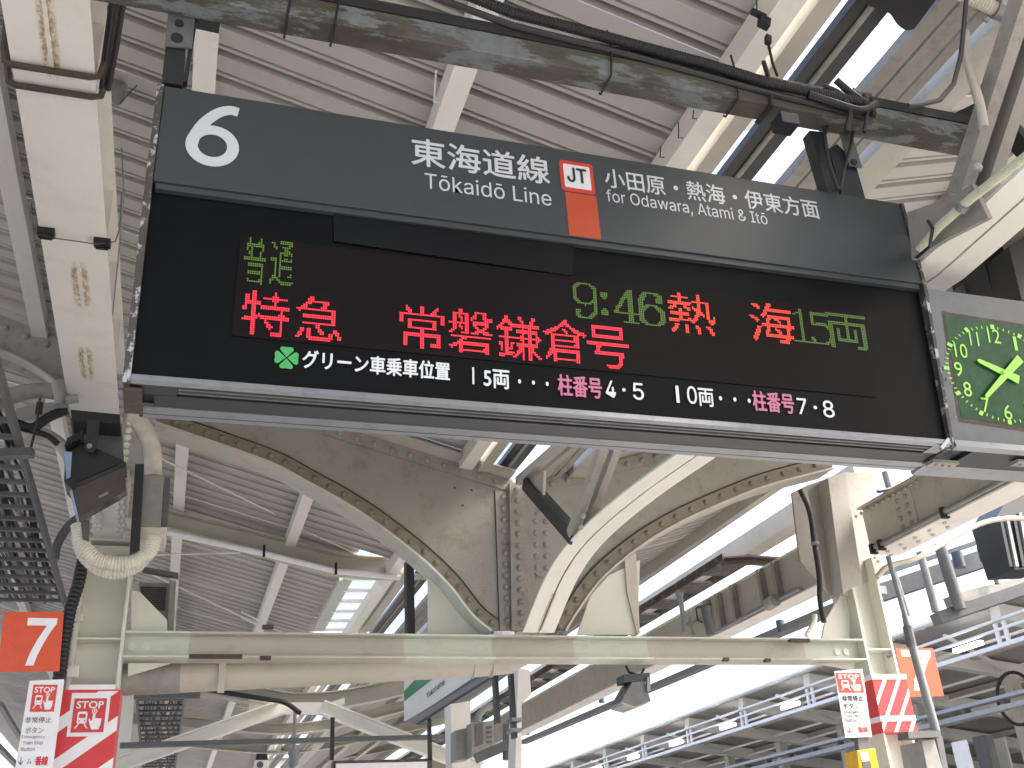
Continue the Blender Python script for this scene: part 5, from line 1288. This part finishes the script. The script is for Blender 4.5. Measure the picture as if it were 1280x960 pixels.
# eave tan beam
p, q = at(905, 697, X=6.9), at(995, 653, X=6.9)
m = MB().box((6.7, q[1] - 1.5, q[2] - .1), (6.95, 36, q[2] + .14)); single('eave_beam', m, tanp, 'tan beam outside the right roof edge above the dark ladder', 'beam')
# tray with cylinders
ct = thing('cable_trough', 'long grey cable trough with little blue cylinders outside the right roof edge', 'cable trough', (6.8, 14, 4.0))
zt_ = at(760, 882, X=6.8)[2]; 
m = MB(); m.bar(at(654, 928, X=6.8), at(890, 828, X=6.8), .14, .07); m.build('trough', galv, ct)
m = MB(); m.bar(at(915, 815, X=6.8), at(1100, 737, X=6.8), .16, .08); m.build('trough', galv, ct)
for x, y in ((659, 914), (752, 873), (976, 783)):
    c = at(x, y, X=6.75); MB().tube([c - V((0, 0, .07)), c + V((0, 0, .07))], .05, 12).build('cylinder', plain('cylinder_blue_grey', (.07, .1, .14), .4) if 'cylinder_blue_grey' not in MATS else MATS['cylinder_blue_grey'], ct, smooth=True)
m = MB().tube([at(x, y, Y=7.9) for x, y in curve([(1008, 795), (1014, 785), (1018, 775), (1018, 768)], 4)], .025, 8); single('cable', m, hose, 'short cream cable bend above the right end of the cross beam', 'cable', smooth=True)
# electrical gantry right: poles and beams
gy = thing('catenary_gantry', 'grey steel catenary gantry with cross beams and hanging poles beyond the right column', 'gantry', tuple(at(1180, 760, Y=9.5)))
for a, b, w_, h_ in (((1090, 745), (1300, 675), .16, .2), ((1080, 725), (1300, 652), .05, .05)): MB().bar(at(*a, Y=10), at(*b, Y=9.4), w_, h_).build('cross_beam', midg, gy)
MB().bar(at(1170, 774, Y=9.5), at(1300, 730, Y=9.2), .2, .13).build('lower_beam', midg, gy)
for pts, r in (([(1118, 715), (1135, 770)], .03), ([(1150, 690), (1170, 765)], .045), ([(1174, 680), (1200, 762)], .07), ([(1226, 655), (1247, 730)], .03)):
    MB().tube([at(x, y, Y=9.3) for x, y in pts], r, 10).build('pole', galv if r < .05 else midg, gy, smooth=True)
for x, y in ((1198, 700), (1230, 692)):
    c = at(x, y, Y=9.3); MB().tube([c - V((0, 0, .09)), c + V((0, 0, .09))], .065, 12).build('insulator', MATS['cylinder_blue_grey'], gy, smooth=True)
MB().prism([at(x, y, Y=9.4) for x, y in ((1200, 740), (1300, 715), (1300, 735), (1205, 752))], (0, .3, 0)).build('ledge_plate', boxg, gy)
db = thing('dark_signal_box', 'black slatted signal box at the right frame edge under the clock', 'box', tuple(at(1260, 700, Y=8.2)))
pxprism(db, 'case', [(1246, 645), (1262, 620), (1300, 600), (1310, 710), (1268, 712)], 8.2, .4, dgrey)
for i in range(4):
    pxprism(db, 'slat', [(1250 + i * 8, 650 - i * 3), (1253 + i * 8, 649 - i * 3), (1266 + i * 8, 708), (1262 + i * 8, 708)], 8.17, .03, boxg if i % 2 else black)
for (a, b, lab) in (((1084, 590), (1098, 640), 'left thin grey post behind the sign\'s right end'), ((1106, 590), (1118, 635), 'right thin grey post behind the sign\'s right end')):
    m = MB().tube([at(*a, Y=8.5), at(*b, Y=8.5)], .035, 8); single('thin_post', m, midg, lab, 'post', 'thin posts behind the right end of the sign')
for pts, lab in (([(1066, 606), (1100, 614), (1140, 600), (1165, 590)], 'upper'), ([(1072, 640), (1090, 630), (1120, 612)], 'lower')):
    m = MB().tube([at(x, y, Y=8.4) for x, y in curve(pts, 4)], .02, 6); single('cable', m, black, lab + ' black cable sagging behind the right column head', 'cable', smooth=True)
# ---- opposite platform canopy
oc = thing('opposite_canopy', 'canopy of the opposite platform with pale rafters and brownish roof panels', 'canopy', (14, 15, 0))
XC = 11.6
k0 = XC / 11
def onx(x, y, X=XC): return at(x, y, X=X)
zf = sum(onx(*p)[2] for p in ((960, 850), (1115, 795), (1270, 757))) / 3
zr1 = sum(onx(*p)[2] for p in ((960, 892), (1172, 835), (1280, 805))) / 3
zb_ = sum(onx(*p)[2] for p in ((960, 950), (1072, 930), (1280, 882))) / 3
y0c, y1c = 6, 60
MB().box((XC - .25, y0c, zf - .04), (XC - .1, y1c, zf)).build('gutter_lip', whitep, oc)
m = MB(); n_t = 260
for i in range(n_t):
    y = y0c + i * .2; m.box((XC - .1, y, zf - .03), (XC + .02, y + .12, zf + .03))
m.build('roof_edge_ribs', deckm, oc, kind='stuff')
MB().prism([V((XC, y0c, zf + .02)), V((XC, y0c, zf + .05)), V((XC + 13, y0c, zf - 1.65)), V((XC + 13, y0c, zf - 1.68))], (0, y1c - y0c, 0)).build('roof_sheet', plain('canopy_brown_grey', (.38, .36, .34), .6), oc)
for dz, w_ in ((-.28, .05), (-.42, .05)):
    MB().box((XC, y0c, zf + dz), (XC + w_, y1c, zf + dz + .035)).build('rail', whitep, oc)
MB().box((XC - .02, y0c, zr1 - .03), (XC + .05, y1c, zr1 + .03)).build('tie_rail', whitep, oc)
yy = 7.0; r0 = None; idx = 0
while yy < 56:
    if r0 is None:
        r0 = MB().bar(V((XC, yy, zf - .16)), V((XC + 12, yy + .3, zf - 1.72)), .2, .24).build('rafter', cream, oc)
        s0 = MB().box((XC + .02, yy - .1, zr1), (XC + .06, yy - .04, zf - .3)).build('strut', whitep, oc)
        s1 = MB().box((XC + .02, yy + .08, zr1), (XC + .06, yy + .14, zf - .3)).build('strut', whitep, oc)
        c0 = MB().box((XC + 2.4, yy, 0), (XC + 2.6, yy + .2, zf - .6)).build('column', agedP, oc)
        l0 = MB().box((XC + .02, yy + .5, zf - .52), (XC + .10, yy + 1.1, zf - .46)).build('tube_lamp', lampm, oc)
        yr = yy
    else:
        for o in (r0, s0, s1, c0, l0):
            c_ = o.copy(); COL.objects.link(c_); c_.parent = oc; c_.location = (0, yy - yr, 0)
    yy += 2.6; idx += 1
for z, x_ in ((zb_ + .32, XC + 1.5), ):
    pass
m = MB(); m.bar(V((XC, 6, zb_ + .12)), V((XC, 60, zb_ + .12)), .2, .05); m.build('lower_rail', bluesteel, oc)
MB().box((XC - .05, 6, zb_ - .05), (XC + .12, 60, zb_ + .02)).build('lower_rail', bluesteel, oc)
m = MB()
for i in range(60): m.box((XC - .03, 6.5 + i * .85, zb_ + .02), (XC + .08, 6.58 + i * .85, zb_ + .1))
m.build('rail_blocks', midg, oc, kind='stuff')
for k, dx in enumerate((1.6, 3.2, 4.8, 6.4, 8.0)):
    MB().box((XC + dx, 6, zf - .12 - dx * .131), (XC + dx + .12, 58, zf - .02 - dx * .131)).build('purlin', tanp, oc)
for dx, dz in ((.9, -.22), (2.2, -.42), (3.0, -.52)):
    MB().box((XC + dx, 6, zf + dz - .1), (XC + dx + .05, 58, zf + dz - .06)).build('conduit', whitep, oc)
y_ = 8.3; first_b = None
while y_ < 50:
    if first_b is None:
        first_b = MB().bar(V((XC + .1, y_, zf - .2)), V((XC + 2.5, y_ + 1.2, zf - .62)), .05, .05).build('diagonal_brace', cream, oc); yb0 = y_
    else:
        c_ = first_b.copy(); COL.objects.link(c_); c_.parent = oc; c_.location = (0, y_ - yb0, 0)
    y_ += 2.6
t = thing('clock_frame', 'round dark clock frame on the opposite platform at the right edge', 'clock', tuple(at(1265, 880, X=13.2)))
c = at(1270, 873, X=13.4); ring = [c + V((.0, .42 * math.cos(a * math.pi / 12), .42 * math.sin(a * math.pi / 12))) for a in range(25)]; MB().tube(ring, .03, 6).build('ring', blackm, t)
# things below the canopy bottom right: kiosks
for k, (x0, y0_, x1, y1_, mat, lab) in enumerate(((1205, 925, 1225, 990, whitep, 'white pillar on the opposite platform below the blue-grey rail'), (1255, 922, 1275, 990, tanp, 'tan pillar at the right edge below the blue-grey rail'), (1240, 918, 1250, 990, midg, 'slim dark post at the right edge of the opposite platform'))):
    a = at(x0, y0_, Y=13.5); b = at(x1, y1_, Y=13.5); m = MB().box((a[0], 13.5, 0), (b[0], 13.8, a[2])); single('pillar', m, mat, lab, 'pillar')
tr = thing('passenger_train', 'silver commuter train with dark windows beyond the right column at the bottom edge', 'train', (18, 30, -.2))
MB().box((22.5, 8, -.1), (25.3, 60, 2.75)).build('body', alu, tr, bev=.1)
for i in range(16): MB().box((22.47, 9 + i * 3.1, 1.2), (22.5, 11 + i * 3.1, 2.1)).build('window', blackm, tr)
# left outside: neighbour canopy glimpses
lc2 = thing('neighbour_canopy', 'grey canopy edge with slanting pipes at the lower left corner', 'canopy', (-8, 14, 0))
MB().box((-9, 4, 4.6), (-6.0, 40, 4.75)).build('roof_slab', deckm, lc2)
for i in range(8): MB().box((-8.8, 4 + i * 4, 0), (-8.5, 4.3 + i * 4, 4.6)).build('column', cream, lc2)
for pts, r in (([(0, 880), (30, 930)], .06), ([(-5, 930), (22, 958)], .05)): MB().bar(at(*pts[0], X=-3.6), at(*pts[1], X=-3.6), .1, .1).build('brace', galv, lc2)

# ------------------------------------------------------------------ third level: pieces of parts
def nest(root, parent_name, child_names):
    ps = [c for c in root.children if c.name.split('.')[0] == parent_name]
    if not ps: return
    p = ps[0]
    for c in list(root.children):
        if c.name.split('.')[0] in child_names and c is not p: c.parent = p
nest(sg, 'led_screen', ('led_character', 'led_digit')); nest(sg, 'display_housing', ('static_lettering', 'clover_emblem'))
nest(sg, 'line_badge', ('badge_field', 'badge_letters')); nest(sg, 'header_panel', ('platform_number', 'line_name', 'destination_name', 'line_colour_bar'))
nest(ck, 'dial', ('numeral', 'minute_marks', 'hour_hand', 'minute_hand', 'hub')); nest(ck, 'hinge', ())
nest(fl, 'yoke', ('yoke_bolt',)); nest(fl, 'body', ('cooling_fin',)); nest(fl, 'glass', ('maker_plate',))
ICONS = ('stop_word', 'train_icon', 'train_window', 'train_light', 'train_rail', 'hand_icon', 'button_ring', 'button_centre', 'finger_tip')
for o in list(D.objects):
    if o.name.startswith('stop_flag'): nest(o, 'red_field', ICONS)
nest(wr, 'poster', ICONS + ('red_field',)); nest(vb, 'case', ('grille_slat', 'grille_back')); nest(eb, 'case', ('label', 'button_panel'))
nest(ns, 'board', ('green_band', 'station_name')); nest(bp, 'bracket', ('bracket_bolt',))
